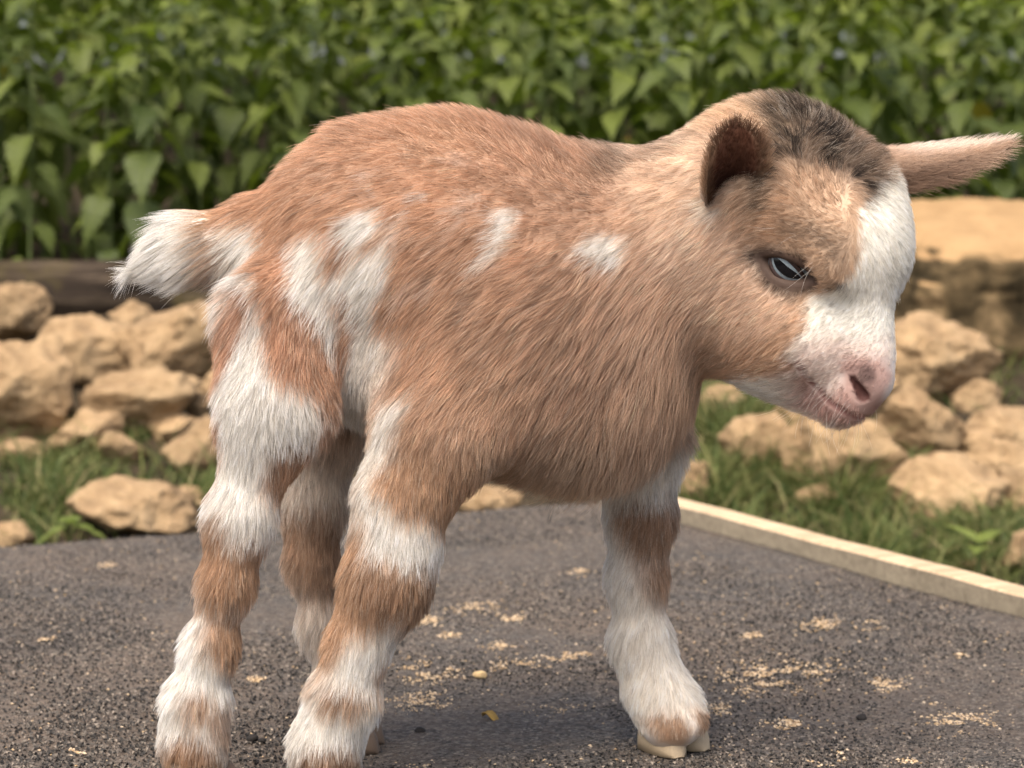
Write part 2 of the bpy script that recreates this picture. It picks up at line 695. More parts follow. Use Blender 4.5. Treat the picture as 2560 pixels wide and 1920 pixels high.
M_PEBBLE = mat_plain('pebble', (.62, .44, .22), .7, .3, 300, .25)
M_DROP = mat_plain('dark_crumb', (.022, .019, .017), .8, .3, 500, .3)
q = on_deck(1200, 1697)
tag(obj('pebble', lump('pebble', 3, .0040, M_PEBBLE, 3, 4, .1, 1.2, (1, .7, .55)), None, (q[0], q[1], .0024)),
    'single smooth yellow pebble lying on the roofing felt', 'pebble')
crumbs = [((631, 1855), .0030, 'larger dark crumb of a pair on the felt beside the hind hoof'),
          ((655, 1858), .0021, 'smaller dark crumb of a pair on the felt beside the hind hoof'),
          ((1050, 1835), .0028, 'dark crumb on the felt just ahead of the near front foot'),
          ((2153, 1801), .0028, 'dark crumb lying alone on the felt among thin sand patches')]
for k, ((x, y), s, lab) in enumerate(crumbs):
    q = on_deck(x, y)
    tag(obj('crumb', lump('crumb', 20 + k, s, M_DROP, 2, 3, .2, 1.8, (1, .85, .7)), None, (q[0], q[1], s * .6)), lab, 'crumb')
# dried curled leaf scrap
M_DRY = mat_plain('dry_leaf', (.36, .22, .05), .7, .3, 200)
dv, df = [], []
for i in range(7):
    t = i / 6
    w = .0028 * math.sin(math.pi * min(1, t * .9 + .08))
    for s in (-1, 0, 1):
        dv.append((t * .013 - .0065, s * w, .0012 + .0018 * abs(s) * (1 - t) + .002 * math.sin(t * 5)))
for i in range(6):
    for s in (0, 1):
        a = i * 3 + s
        df.append((a, a + 3, a + 4, a + 1))
q = on_deck(1230, 1803)
o = obj('dry_leaf', mesh('dry_leaf', dv, df, M_DRY, True), None, (q[0], q[1], .0004), (0, 0, R(-40)))
o.modifiers.new('thickness', 'SOLIDIFY').thickness = .0003
tag(o, 'small curled yellow brown dry leaf scrap on the roofing felt', 'leaf')

#@@BACKGROUND
# ------------------------------------------------------------------ stones
stones = [
    # px centre, width, height, seed, cuts, label
    (30, 790, 190, 170, 1, 7, 'ridged pale limestone leaning on the dark log above the biggest left stone'),
    (55, 985, 250, 270, 2, 7, 'big upright pitted limestone block below the dark log'),
    (228, 885, 270, 180, 3, 8, 'knobbly limestone between the upright block and the broad flat stone, under the log'),
    (480, 868, 320, 205, 4, 6, 'broad pale limestone under the log behind the goat\'s tail and rump'),
    (362, 1012, 270, 165, 5, 8, 'rough brown-hollowed limestone below the broad pale stone near the hind leg'),
    (215, 1085, 170, 120, 6, 8, 'reddish brown crumbly stone wedged beside the upright limestone block'),
    (505, 1120, 190, 150, 7, 5, 'smooth pale stone right behind the goat\'s hind leg, grass in front'),
    (505, 1022, 70, 70, 8, 6, 'small brown stone tucked in the gap above the smooth pale stone'),
    (335, 1282, 300, 150, 9, 6, 'flat sunken stone just beyond the far edge of the platform behind the seedling'),
    (25, 1345, 120, 80, 10, 6, 'little stone corner showing past the platform edge beside the seedling'),
    (2335, 905, 300, 220, 12, 6, 'sloping limestone slab leaning under the mossy boulder beside the goat\'s nose'),
    (2300, 1072, 205, 200, 13, 7, 'grey tan angular stone below the sloping slab'),
    (2525, 1085, 210, 130, 14, 6, 'pale rounded stone sitting on a darker one at the end of the row'),
    (2510, 1160, 190, 120, 15, 7, 'darker stone carrying the pale rounded stone'),
    (2115, 1125, 300, 210, 16, 6, 'large tan stone with a bright flat face under the goat\'s chin'),
    (1910, 1112, 210, 150, 17, 7, 'pale stone half hidden by grass beside the goat\'s chest'),
    (2370, 1222, 270, 160, 18, 7, 'orange tinged wedge stone in the front of the right hand pile above the grass'),
    (2545, 1218, 130, 110, 19, 6, 'blocky stone resting against the orange tinged wedge stone'),
    (2045, 1245, 110, 70, 20, 6, 'thin stone splinter lying in the grass under the large tan stone'),
    (2550, 1390, 90, 120, 21, 6, 'pale stone in the grass past the batten, largest of the two there'),
    (2435, 1425, 80, 50, 22, 6, 'small stone close behind the batten in the grass'),
    (1725, 1215, 90, 120, 23, 6, 'upright stone behind the far front leg of the goat'),
    (1215, 1262, 170, 90, 24, 5, 'yellow stone glimpsed under the goat\'s belly beyond the platform'),
    (2550, 1262, 90, 60, 25, 5, 'small pale stone at the foot of the blocky stone'),
    (700, 1120, 200, 160, 26, 6, 'stone mostly hidden behind the goat\'s hind legs'),
    (470, 1250, 110, 70, 27, 6, 'brown mossy lump of stone beside the flat sunken stone'),
    (2215, 1180, 110, 80, 28, 6, 'dark stone in the gap between the large tan stone and the wedge stone'),
    (2160, 985, 160, 120, 29, 6, 'shaded stone behind the goat\'s muzzle'),
    (130, 1010, 110, 130, 30, 6, 'narrow stone filling the gap beside the big upright block'),
    (300, 1120, 130, 80, 31, 6, 'low crumbly stone at the grass edge under the brown-hollowed limestone'),
    (430, 1075, 110, 80, 32, 6, 'small angular stone between the brown-hollowed and the smooth pale stone'),
    (570, 960, 130, 110, 33, 6, 'stone in shade beneath the broad pale limestone by the goat\'s thigh'),
    (60, 1130, 120, 60, 34, 6, 'flat chip of stone lying in the grass under the big upright block'),
    (330, 800, 110, 90, 35, 6, 'knob of pale stone against the log between two larger limestones'),
    (1800, 1010, 130, 90, 36, 6, 'stone behind the goat\'s throat above the grass'),
    (2440, 990, 120, 80, 37, 6, 'stone in shade at the foot of the mossy boulder'),
    (2000, 1060, 130, 100, 38, 6, 'stone between the half hidden pale stone and the large tan one'),
    (2420, 1120, 120, 90, 39, 6, 'brown stone between the grey angular stone and the dark one'),
]
for (x, y, w, h, sd, cuts, lab) in stones:
    Y = ground_hit(x, min(y + h * .5, 1440)) or 2.2
    sc = Y / FPX
    a, b = w * sc / 2, h * sc / 2
    dep = (a + b) / 2
    c = P(x, y, Y + dep * .55)
    me = lump('stone', sd, 1.0, M_STONE, 5, cuts + 6, .13, 2.2, (a * 1.16, dep * 1.1, b * 1.14), 6)
    o = obj('stone', me, None, c, (0, R(random.uniform(-8, 8)), R(random.uniform(-10, 10))))
    tag(o, lab, 'stone', 'limestone pieces on the bank')

# large boulder with a flat bright top
Yb = 2.93
c = P(2520, 738, Yb + .13)
bm = bmesh.new()
bmesh.ops.create_cube(bm, size=2)
bmesh.ops.subdivide_edges(bm, edges=bm.edges[:], cuts=30, use_grid_fill=True)
v = np.array([q.co[:] for q in bm.verts])
rr = np.power(np.abs(v), 7).sum(1) ** (1 / 7)
v = v / rr[:, None]
n1 = fbm(v * 1.3 + 4, 5, 77)
v = v * (1 + .05 * n1 - .035 * np.abs(fbm(v * 4.5, 4, 78)))[:, None]
v = v * np.array([.165, .13, .105])
v[:, 2] += v[:, 1] * .30 * sstep(-.02, .09, v[:, 2])
for q, cc in zip(bm.verts, v):
    q.co = cc
bme = bpy.data.meshes.new('boulder')
bm.to_mesh(bme)
bm.free()
bme.polygons.foreach_set('use_smooth', [True] * len(bme.polygons))
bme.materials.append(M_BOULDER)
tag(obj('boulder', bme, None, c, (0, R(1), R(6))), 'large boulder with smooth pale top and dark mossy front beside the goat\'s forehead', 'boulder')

# log edging the nettle bed
LX0, LX1, LR = -1.0, .62, .048
lv, lf = [], []
NL, NR = 90, 28
for i in range(NL + 1):
    t = i / NL
    for j in range(NR):
        a = 2 * math.pi * j / NR
        lv.append((LX0 + (LX1 - LX0) * t, math.cos(a), math.sin(a)))
lv = np.array(lv)
ln = fbm(np.stack([lv[:, 0] * 5, lv[:, 1] * 1.6, lv[:, 2] * 1.6], 1), 5, 61)
lr = LR * (1 + .22 * ln)
lv[:, 1] *= lr * 1.1
lv[:, 2] *= lr
lv[:, 2] += .008 * np.sin(lv[:, 0] * 3)
for i in range(NL):
    for j in range(NR):
        lf.append((i * NR + j, (i + 1) * NR + j, (i + 1) * NR + (j + 1) % NR, i * NR + (j + 1) % NR))
lf.append(list(range(NR)))
lf.append([NL * NR + j for j in range(NR)][::-1])
c = P(300, 748, 3.2)
tag(obj('log', mesh('log', lv, lf, M_LOG, True), None, (0, c[1], c[2]), (0, R(1.2), R(-1))),
    'dark weathered log lying along the foot of the nettles', 'log')

# ------------------------------------------------------------------ nettles


def leaf_mesh(name, length, width, droop, fold, mat, seed=0, teeth=8):
    rg = random.Random(seed)
    verts, uvs, faces = [], [], []

    def outline(t):
        return (math.sin(math.pi * t ** .62) ** .85) * (1 - t) ** .22 if 0 < t < 1 else 0

    n = teeth * 2
    mid, lft, rgt = [], [], []
    for i in range(n + 1):
        t = i / n
        x = length * t
        z = -droop * length * t * t
        w = width * .5 * outline(t) * (1.0 + (.07 if i % 2 else -.09) * (0 < i < n))
        xo = x - (length * .035 if i % 2 == 0 else 0)
        ww = rg.uniform(-.03, .03) * width
        if i % 2 == 0:
            mid.append((len(verts), i))
            verts.append((x, 0, z))
            uvs.append((t, 0))
        for s, arr in ((1, lft), (-1, rgt)):
            if 0 < i < n:
                arr.append((len(verts), i))
                verts.append((xo if i % 2 == 0 else x, s * w * math.cos(fold), z + w * math.sin(fold) + ww * w / width * 3))
                uvs.append((t, s * w / (width * .5)))
    midx = {i: k for k, i in mid}
    for s, arr in ((1, lft), (-1, rgt)):
        ed = {i: k for k, i in arr}
        for i in range(0, n, 2):
            a, b = midx[i], midx[i + 2]
            e0, e1, e2 = ed.get(i), ed.get(i + 1), ed.get(i + 2)
            poly = [a] + [e for e in (e0, e1, e2) if e is not None] + [b]
            # triangle fan from the odd edge point
            for p, q in zip(poly, poly[1:] + poly[:1]):
                if e1 not in (p, q):
                    tri = (p, q, e1)
                    faces.append(tri if s < 0 else tri[::-1])
    me = mesh(name, verts, faces, mat, True)
    uvl = me.uv_layers.new(name='UVMap')
    for lp in me.loops:
        uvl.data[lp.index].uv = uvs[lp.vertex_index]
    return me


LEAVES = [leaf_mesh('leaf', 1, .66, .22 + .08 * k, .16 + .08 * (k % 3), M_LEAF, k) for k in range(5)]
YOUNG = [leaf_mesh('young_leaf', 1, .46, .12 + .06 * k, .30, M_LEAF_YOUNG, 10 + k) for k in range(3)]


def leaf_list(rg, height, big, lush=1.0):
    """positions of the leaves of one plant: (matrix, kind)"""
    out = []
    k = 0
    z = .025 + rg.random() * .03
    az = rg.random() * math.pi
    lean = (rg.uniform(-.12, .12), rg.uniform(-.16, .04))
    while z < height:
        t = z / height
        ln = big * (1.0 - .30 * max(0, t - .6) / .4) * rg.uniform(.62, 1.2)
        for s in (0, 1):
            a = az + s * math.pi + rg.uniform(-.35, .35)
            drop = rg.uniform(-.1, .5) + (1 - t) * .6
            pet = .012 + .02 * (1 - t)
            m = Matrix.Translation((lean[0] * z, lean[1] * z, z)) @ Matrix.Rotation(a, 4, 'Z') @ Matrix.Rotation(drop, 4, 'Y') @ Matrix.Translation((pet, 0, 0)) @ Matrix.Rotation(rg.uniform(-.35, .35), 4, 'X') @ Matrix.Scale(ln, 4)
            out.append((m, 0))
        az += math.pi / 2 + rg.uniform(-.2, .2)
        z += (.046 - .020 * t) * rg.uniform(.85, 1.15) / lush
        k += 1
    for s in range(4):
        a = az + s * math.pi / 2 + rg.uniform(-.2, .2)
        m = Matrix.Translation((lean[0] * height, lean[1] * height, height)) @ Matrix.Rotation(a, 4, 'Z') @ Matrix.Rotation(rg.uniform(-.45, .25), 4, 'Y') @ Matrix.Translation((.004, 0, 0)) @ Matrix.Scale(big * rg.uniform(.42, .72), 4)
        out.append((m, 1))
    return out, lean


def stem_mesh(height, lean, rad=.0026):
    vs, fs = [], []
    N = 6
    for i in range(N + 1):
        z = -.03 + (height + .03) * i / N
        r = rad * (1 - .5 * i / N)
        for j in range(5):
            a = 2 * math.pi * j / 5
            vs.append((lean[0] * max(z, 0) + r * math.cos(a), lean[1] * max(z, 0) + r * math.sin(a), z))
    for i in range(N):
        for j in range(5):
            fs.append((i * 5 + j, i * 5 + (j + 1) % 5, (i + 1) * 5 + (j + 1) % 5, (i + 1) * 5 + j))
    return mesh('stem', vs, fs, M_STEM, True)


rg = random.Random(5)
protos = []
for k in range(10):
    h = .30 + .20 * rg.random()
    ll, lean = leaf_list(rg, h, .070 * rg.uniform(.85, 1.12))
    protos.append((h, ll, lean, stem_mesh(h, lean)))
count = 0
rows = [(3.32, .074), (3.42, .078), (3.53, .084), (3.66, .09), (3.82, .1)]
for ri, (Yr, sp_) in enumerate(rows):
    half = Yr * .245 + .03
    x = -half + rg.random() * sp_
    while x < half:
        yy = Yr + rg.uniform(-.05, .05)
        h, ll, lean, stm = protos[rg.randrange(len(protos))]
        z0 = terrain1(x, yy)
        pl = obj('nettle_plant', None, None, (x, yy, z0), (0, 0, rg.choice((0, .5, 1.2, 2.2, 3.1, 4.4, 5.3))))
        tag(pl, 'green nettle plant with toothed pointed leaves in the bed behind the log', 'nettle', 'nettle plants behind the log')
        obj('stem', stm, pl)
        for (m, kind) in ll:
            o = obj('leaf', (YOUNG if kind else LEAVES)[rg.randrange(3 if kind else 5)], pl)
            o.matrix_local = m @ Matrix.Rotation(rg.uniform(-.2, .2), 4, 'X')
        count += 1
        x += sp_ * rg.uniform(.75, 1.25)

# rows behind: one mass of leaves
LB = [np.array([v.co[:] for v in me.vertices]) for me in LEAVES]
LT = [np.array([p.vertices[:] for p in me.polygons]) for me in LEAVES]
UVB = []
for me in LEAVES:
    u = np.zeros((len(me.vertices), 2))
    for lp in me.loops:
        u[lp.vertex_index] = me.uv_layers[0].data[lp.index].uv
    UVB.append(u)
V, F, U, off = [], [], [], 0
for Yr in np.arange(4.1, 7.4, .17):
    half = Yr * .25 + .05
    x = -half
    while x < half:
        yy = Yr + rg.uniform(-.08, .08)
        h = (.50 + .30 * rg.random()) * (1 + .12 * max(0, Yr - 5))
        ll, lean = leaf_list(rg, h, .074 * rg.uniform(.85, 1.1))
        z0 = terrain1(x, yy)
        T = Matrix.Translation((x, yy, z0)) @ Matrix.Rotation(rg.random() * 6.28, 4, 'Z')
        for (m, kind) in ll:
            if m.translation.z < h * .25:
                continue
            k = rg.randrange(5)
            A = np.array(T @ m)
            V.append(LB[k] @ A[:3, :3].T + A[:3, 3])
            F.append(LT[k] + off)
            U.append(UVB[k])
            off += len(LB[k])
        x += .14 * rg.uniform(.8, 1.2)
V, F, U = np.concatenate(V), np.concatenate(F), np.concatenate(U)
tm = fast_mesh('nettle_thicket', V, F, M_LEAF_MASS, True)
uvl = tm.uv_layers.new(name='UVMap')
vi = np.zeros(len(tm.loops), np.int32)
tm.loops.foreach_get('vertex_index', vi)
uvl.data.foreach_set('uv', U[vi].astype(np.float32).ravel())
tag(obj('nettle_thicket', tm), 'dense mass of nettles filling the bank behind the front plants', 'nettles', kind='stuff')

# ------------------------------------------------------------------ grass and small weeds
areas = [(1820, 1190, 150, 110, 1100), (1960, 1290, 190, 90, 1200), (2200, 1330, 260, 70, 1500), (2430, 1385, 170, 70, 1000),
         (1760, 1080, 60, 80, 260), (2450, 1000, 90, 60, 200), (2230, 930, 30, 50, 80), (80, 1200, 170, 80, 420),
         (280, 1170, 150, 40, 160), (90, 1300, 140, 40, 400), (430, 1190, 120, 50, 110), (2480, 930, 60, 40, 120),
         (520, 1250, 120, 60, 200), (2250, 1290, 160, 50, 250), (2080, 1010, 60, 40, 60), (1900, 1020, 80, 50, 260)]
bv, bf, off = [], [], 0
for (cx, cy, sx, sy, n) in areas:
    for k in range(int(n * 1.7)):
        x, y = cx + rg.gauss(0, .5) * sx, cy + rg.gauss(0, .5) * sy
        Y = np.interp(y, [900, 1105, 1330, 1440], [2.9, 2.6, 2.28, 2.12]) + rg.uniform(-.08, .12)
        X = (x - 1280) / FPX * Y
        z0 = terrain1(X, Y) - .004
        pn = float(vnoise(np.array([[X * 14, Y * 14, 3.]]), 5)[0])
        if pn < -.25 and rg.random() < .8:
            continue
        h = rg.uniform(.018, .045) * (1 + .9 * max(0, pn)) * (1.6 if rg.random() < .06 else 1)
        w = rg.uniform(.0011, .0026) * (1.5 if rg.random() < .12 else 1)
        a = rg.random() * 6.28
        ca, sa = math.cos(a), math.sin(a)
        b = rg.random() * 6.28
        bend = rg.uniform(.3, 1.5) * h
        for i in range(4):
            t = i / 3
            ww = w * (1 - t * .9)
            bx, by = math.cos(b) * bend * t * t, math.sin(b) * bend * t * t
            zz = z0 + h * t * (1 - .25 * t * bend / h)
            bv.append((X + bx - ca * ww, Y + by - sa * ww, zz))
            bv.append((X + bx + ca * ww, Y + by + sa * ww, zz))
        for i in range(3):
            q = off + i * 2
            bf.append((q, q + 1, q + 3, q + 2))
        off += 8
tag(obj('grass', fast_mesh('grass', np.array(bv), np.array(bf), M_GRASS, True, 4)),
    'short rough grass growing between the stones and the platform', 'grass', kind='stuff')


def weed(px, py, Y, h, leaves, lab, rot=0, mat=None):
    X = (px - 1280) / FPX * Y
    z0 = terrain1(X, Y)
    o = obj('seedling', None, None, (X, Y, z0), (0, 0, rot))
    tag(o, lab, 'seedling')
    obj('stem', stem_mesh(h, (0, 0), .0016), o)
    for (a, drop, z, s) in leaves:
        l = obj('leaf', leaf_mesh('leaf', 1, .62, .25, .15, M_LEAF_YOUNG, int(a * 10)), o)
        l.matrix_local = Matrix.Translation((0, 0, z * h)) @ Matrix.Rotation(a, 4, 'Z') @ Matrix.Rotation(drop, 4, 'Y') @ Matrix.Scale(s, 4)


weed(160, 1340, 2.12, .052, [(0.1, .25, 1, .050), (3.3, .35, .95, .052), (1.6, -.3, 1, .035), (4.6, -.4, 1.02, .03)],
     'bright green seedling with two broad leaves at the platform\'s far edge')
weed(2462, 1440, 2.08, .05, [(0.6, -.5, 1, .035), (2.6, -.6, 1, .04), (4.4, -.2, .9, .035)],
     'small leafy seedling beside the little stone behind the batten')
weed(575, 1010, 2.75, .06, [(0.3, .2, 1, .045), (2.3, .1, .9, .05), (4.4, .5, .8, .05), (5.5, .2, .5, .045)],
     'dark leafy seedling between stones right behind the goat\'s thigh')

#@@GOAT
# ------------------------------------------------------------------ goat kid: shape as a blended distance field
DN, DF = -.043, .043            # near and far leg planes
PXM = D0 / FPX


def G(x, y, d=0.0):
    return P(x, y, D0 + d)


def smin(a, b, k):
    h = np.clip(k - np.abs(a - b), 0, None) / k
    return np.minimum(a, b) - h * h * k * .25


class Cone:
    """capsule with two radii, squashed across the body by sy"""
    def __init__(self, a, b, ra, rb, sy=1.0):
        self.a, self.b, self.ra, self.rb, self.sy = np.array(a), np.array(b), ra, rb, sy
        r = max(ra, rb)
        e = np.array([r, r * sy, r])
        self.lo = np.minimum(self.a, self.b) - e
        self.hi = np.maximum(self.a, self.b) + e

    def __call__(self, p):
        s = np.array([1, 1 / self.sy, 1])
        pa = (p - self.a) * s
        ba = (self.b - self.a) * s
        t = np.clip((pa @ ba) / (ba @ ba), 0, 1)
        d = np.linalg.norm(pa - t[:, None] * ba, axis=1) - (self.ra + (self.rb - self.ra) * t)
        return d * (self.sy if self.sy < 1 else 1)


class HeadPart:
    """ellipsoid in the head frame (cm)"""
    def __init__(self, c, r):
        self.c, self.r = np.array(c, float), np.array(r, float)
        w = head_to_world(self.c[None])[0]
        e = max(r) * .01
        self.lo, self.hi = w - e, w + e

    def __call__(self, p):
        q = world_to_head(p) - self.c
        k0 = np.linalg.norm(q / self.r, axis=1)
        k1 = np.linalg.norm(q / self.r ** 2, axis=1)
        return k0 * (k0 - 1) / np.maximum(k1, 1e-6) * .01


class HeadCone:
    def __init__(self, a, b, ra, rb, sl=1.0):
        self.a, self.b, self.ra, self.rb, self.sl = np.array(a, float), np.array(b, float), ra, rb, sl
        w = head_to_world(np.stack([self.a, self.b]))
        e = max(ra, rb) * .01
        self.lo, self.hi = w.min(0) - e, w.max(0) + e

    def __call__(self, p):
        s = np.array([1, 1, 1 / self.sl])
        pa = (world_to_head(p) - self.a) * s
        ba = (self.b - self.a) * s
        t = np.clip((pa @ ba) / (ba @ ba), 0, 1)
        d = np.linalg.norm(pa - t[:, None] * ba, axis=1) - (self.ra + (self.rb - self.ra) * t)
        return d * .01 * min(1, self.sl)


# head frame: f towards the nose, n out of the forehead, l towards the camera side
HY, HP = R(38), R(59)
hf = np.array([math.cos(HP) * math.cos(HY), -math.cos(HP) * math.sin(HY), -math.sin(HP)])
hn = np.array([math.sin(HP) * math.cos(HY), -math.sin(HP) * math.sin(HY), math.cos(HP)])
hl = np.array([-math.sin(HY), -math.cos(HY), 0.0])
HM = np.stack([hf, hn, hl])                 # rows
HC = G(2014, 525, -.030)


def world_to_head(p):
    return (p - HC) @ HM.T * 100


def head_to_world(q):
    return HC + (np.asarray(q, float) * .01) @ HM


def pc(x0, y0, r0, x1, y1, r1, d0=0, d1=None, sy=1.0):
    d1 = d0 if d1 is None else d1
    return Cone(G(x0, y0, d0), G(x1, y1, d1), r0 * PXM, r1 * PXM, sy)


torso = [pc(745, 668, 145, 930, 612, 272, sy=.84), pc(930, 612, 272, 1110, 628, 315, sy=.84), pc(1110, 628, 315, 1280, 720, 345, sy=.80),
         pc(1280, 720, 345, 1430, 870, 268, sy=.80), pc(1290, 925, 240, 1470, 968, 218, sy=.85),
         pc(860, 850, 175, 1150, 900, 235, sy=.95)]
neck = [pc(1465, 712, 205, 1620, 602, 165, 0, -.006, .85), pc(1620, 600, 165, 1850, 475, 176, -.006, -.02, .9), pc(1560, 800, 200, 1800, 610, 150, 0, -.02, .85)]
leg_nh = [pc(685, 800, 128, 690, 1010, 108, -.034, DN, .62), pc(690, 1010, 108, 600, 1290, 59, DN, DN, .7), pc(600, 1290, 63, 568, 1450, 47, DN, DN),
          pc(568, 1450, 47, 527, 1610, 45, DN, DN), pc(527, 1610, 45, 492, 1750, 59, DN, DN), pc(492, 1750, 59, 484, 1850, 59, DN, DN), pc(484, 1850, 59, 490, 1925, 53, DN, DN)]
leg_fh = [pc(760, 790, 165, 790, 1010, 130, .030, DF, .62), pc(790, 1010, 130, 785, 1250, 70, DF, DF, .7), pc(785, 1250, 67, 778, 1400, 50, DF, DF),
          pc(778, 1400, 50, 808, 1560, 45, DF, DF), pc(808, 1560, 45, 850, 1700, 49, DF, DF), pc(850, 1700, 49, 870, 1815, 49, DF, DF)]
leg_nf = [pc(1230, 860, 185, 1100, 1080, 128, -.030, DN, .62), pc(1100, 1080, 122, 1008, 1240, 89, -.040, DN, .75), pc(1008, 1240, 89, 988, 1370, 83, DN, DN, .85),
          pc(988, 1370, 83, 962, 1465, 85, DN, DN, .9), pc(962, 1465, 85, 900, 1600, 59, DN, DN), pc(900, 1600, 59, 860, 1740, 67, DN, DN), pc(860, 1740, 67, 815, 1860, 69, DN, DN),
          pc(815, 1860, 67, 812, 1945, 61, DN, DN)]
leg_ff = [pc(1500, 900, 170, 1590, 1110, 105, .03, DF, .62), pc(1590, 1110, 105, 1602, 1290, 71, DF, DF, .9), pc(1602, 1290, 71, 1592, 1430, 59, DF, DF), pc(1592, 1430, 59, 1602, 1600, 61, DF, DF),
          pc(1602, 1600, 61, 1640, 1720, 67, DF, .040), pc(1640, 1720, 67, 1672, 1805, 71, .040, .034), pc(1672, 1790, 62, 1674, 1812, 34, .034, .028), pc(1690, 1780, 56, 1730, 1802, 30, .034, .028)]
tail = [pc(640, 575, 62, 550, 600, 48, sy=.8), pc(550, 600, 48, 462, 622, 62, 0, -.004, .7), pc(462, 622, 62, 355, 664, 12, -.004, -.006, .7)]
head = [HeadPart((0.4, 1.35, -1.3), (3.0, 2.4, 2.4)), HeadCone((2.4, .55, 0), (6.6, -.85, 0), 2.25, 1.62, .85), HeadPart((4.9, -1.9, 1.25), (2.3, 1.9, 1.45)), HeadPart((4.9, -1.9, -1.25), (2.3, 1.9, 1.45)), HeadPart((-.8, -.05, 0), (4.3, 3.2, 3.7)), HeadPart((2.0, 1.05, -.2), (3.2, 2.55, 3.1)), HeadPart((2.8, 1.0, 2.1), (1.6, .75, 1.0)), HeadPart((2.8, 1.0, -2.1), (1.6, .75, 1.0)),
        HeadCone((3.0, -1.0, 0), (7.3, -1.45, 0), 2.75, 1.54, .82), HeadPart((2.3, -3.2, 0), (4.8, 3.75, 3.2)), HeadCone((3.9, -5.0, 0), (8.3, -2.95, 0), 1.95, .85, .9),
        HeadPart((8.2, -1.05, 0), (.75, .82, .85)), HeadPart((8.0, -2.1, .45), (1.1, .85, .8)), HeadPart((8.0, -2.1, -.45), (1.1, .85, .8))]
GROUPS = [('torso', torso, .014), ('neck', neck, .018), ('head', head, .008), ('nh', leg_nh, .012), ('fh', leg_fh, .012),
          ('nf', leg_nf, .012), ('ff', leg_ff, .012), ('tail', tail, .012)]
BLEND = {'neck': .022, 'head': .016, 'nh': .016, 'fh': .016, 'nf': .016, 'ff': .016, 'tail': .014}
CARVE = []
SOCKET = []


def group_d(p, prims, k, pad=None):
    d = np.full(len(p), 1.0)
    for pr in prims:
        m = np.all((p > pr.lo - .06) & (p < pr.hi + .06), axis=1)
        if m.any():
            d[m] = smin(d[m], pr(p[m]), k)
    return d


def all_groups(p):
    return {n: group_d(p, pr, k) for n, pr, k in GROUPS}


def body_d(p, gd=None):
    gd = gd or all_groups(p)
    d = gd['torso']
    for n in ('neck', 'head', 'nh', 'fh', 'nf', 'ff', 'tail'):
        d = smin(d, gd[n], BLEND[n])
    for (a, b, ra, rb) in CARVE:
        m = np.all((p > np.minimum(a, b) - .012) & (p < np.maximum(a, b) + .012), axis=1)
        if m.any():
            q = p[m]
            pa, ba = q - a, b - a
            t = np.clip((pa @ ba) / (ba @ ba), 0, 1)
            c = np.linalg.norm(pa - t[:, None] * ba, axis=1) - (ra + (rb - ra) * t)
            d[m] = -smin(-d[m], c, .0012)
    for mir, e in enumerate(SOCKET):
        m = np.all(np.abs(p - e) < .04, axis=1)
        if m.any():
            d[m] = smin(d[m], np.linalg.norm(p[m] - e, axis=1) - RE * 1.06, .006)
            d[m] = -smin(-d[m], -slit(p[m], mir), .0012)
    return d


def slit(p, mir):
    """positive inside the eye opening, about metres"""
    q = world_to_head(p)
    if mir:
        q = q * np.array([1, 1, -1.0])
    v = head_to_world(q) - EYE_C
    qa, qb, qn = v @ EYE_A, v @ EYE_B, v @ EYE_N
    al = np.arctan2(qa, np.maximum(qn, 1e-5))
    be = np.arctan2(qb, np.hypot(qa, np.maximum(qn, 1e-5)))
    up, lo = lid_lim(al)
    c = np.minimum(up - be, be - lo) * RE
    return np.where(qn > .002, c, -.02)


def lid_lim(al):
    x = (np.asarray(al) - .0) / .78
    ed = np.clip(1 - np.abs(x) ** 2.2, 0, None)
    out = np.clip(np.abs(x) - 1, 0, None) * .9
    return (.22 - .04 * x) * ed - .02 * x - out, -.40 * ed ** .8 - .02 * x + out


def hit(px, py, y0=.80, y1=1.15):
    """first point of the body met by the line through a side-view position"""
    ys = np.linspace(y0, y1, 1400)
    a, b = P(px, py, y0), P(px, py, y1)
    pts = a + (b - a) * ((ys - y0) / (y1 - y0))[:, None]
    d = body_d(pts)
    k = np.nonzero(d <= 0)[0]
    return pts[k[0]] if len(k) else pts[int(np.argmin(d))]


def mirror_head(p):
    q = world_to_head(p[None])[0]
    q[2] = -q[2]
    return head_to_world(q[None])[0]


# nostrils and mouth line
_c = []
pa, pb = hit(2128, 945), hit(2156, 990)
inn = hl * -.001
_c += [(pa + inn, pb + inn, .0010, .0023)]
mouth = [hit(*q) for q in ((1996, 912), (2030, 958), (2065, 996), (2105, 1027), (2140, 1043), (2170, 1049))]
for a, b in zip(mouth[:-1], mouth[1:]):
    _c.append((a, b, .0012, .0012))
_c += [(mirror_head(a), mirror_head(b), ra, rb) for a, b, ra, rb in _c]
EYE_P = hit(1968, 668)
RE = .0136
EYE_N = nrm((hf * .30 + hn * .18 + hl * .94)[None])[0]
EYE_C = EYE_P - EYE_N * (RE - .0014)
CARVE += _c
NOSE_SPOT = world_to_head(hit(2167, 938)[None])[0]
EYE_A = P(2022, 675, EYE_P[1]) - P(1917, 650, EYE_P[1])
EYE_A = nrm((EYE_A - (EYE_A @ EYE_N) * EYE_N)[None])[0]
EYE_B = np.cross(EYE_N, EYE_A)
EYE_B = EYE_B if EYE_B[2] > 0 else -EYE_B
SOCKET = [EYE_C, mirror_head(EYE_C)]


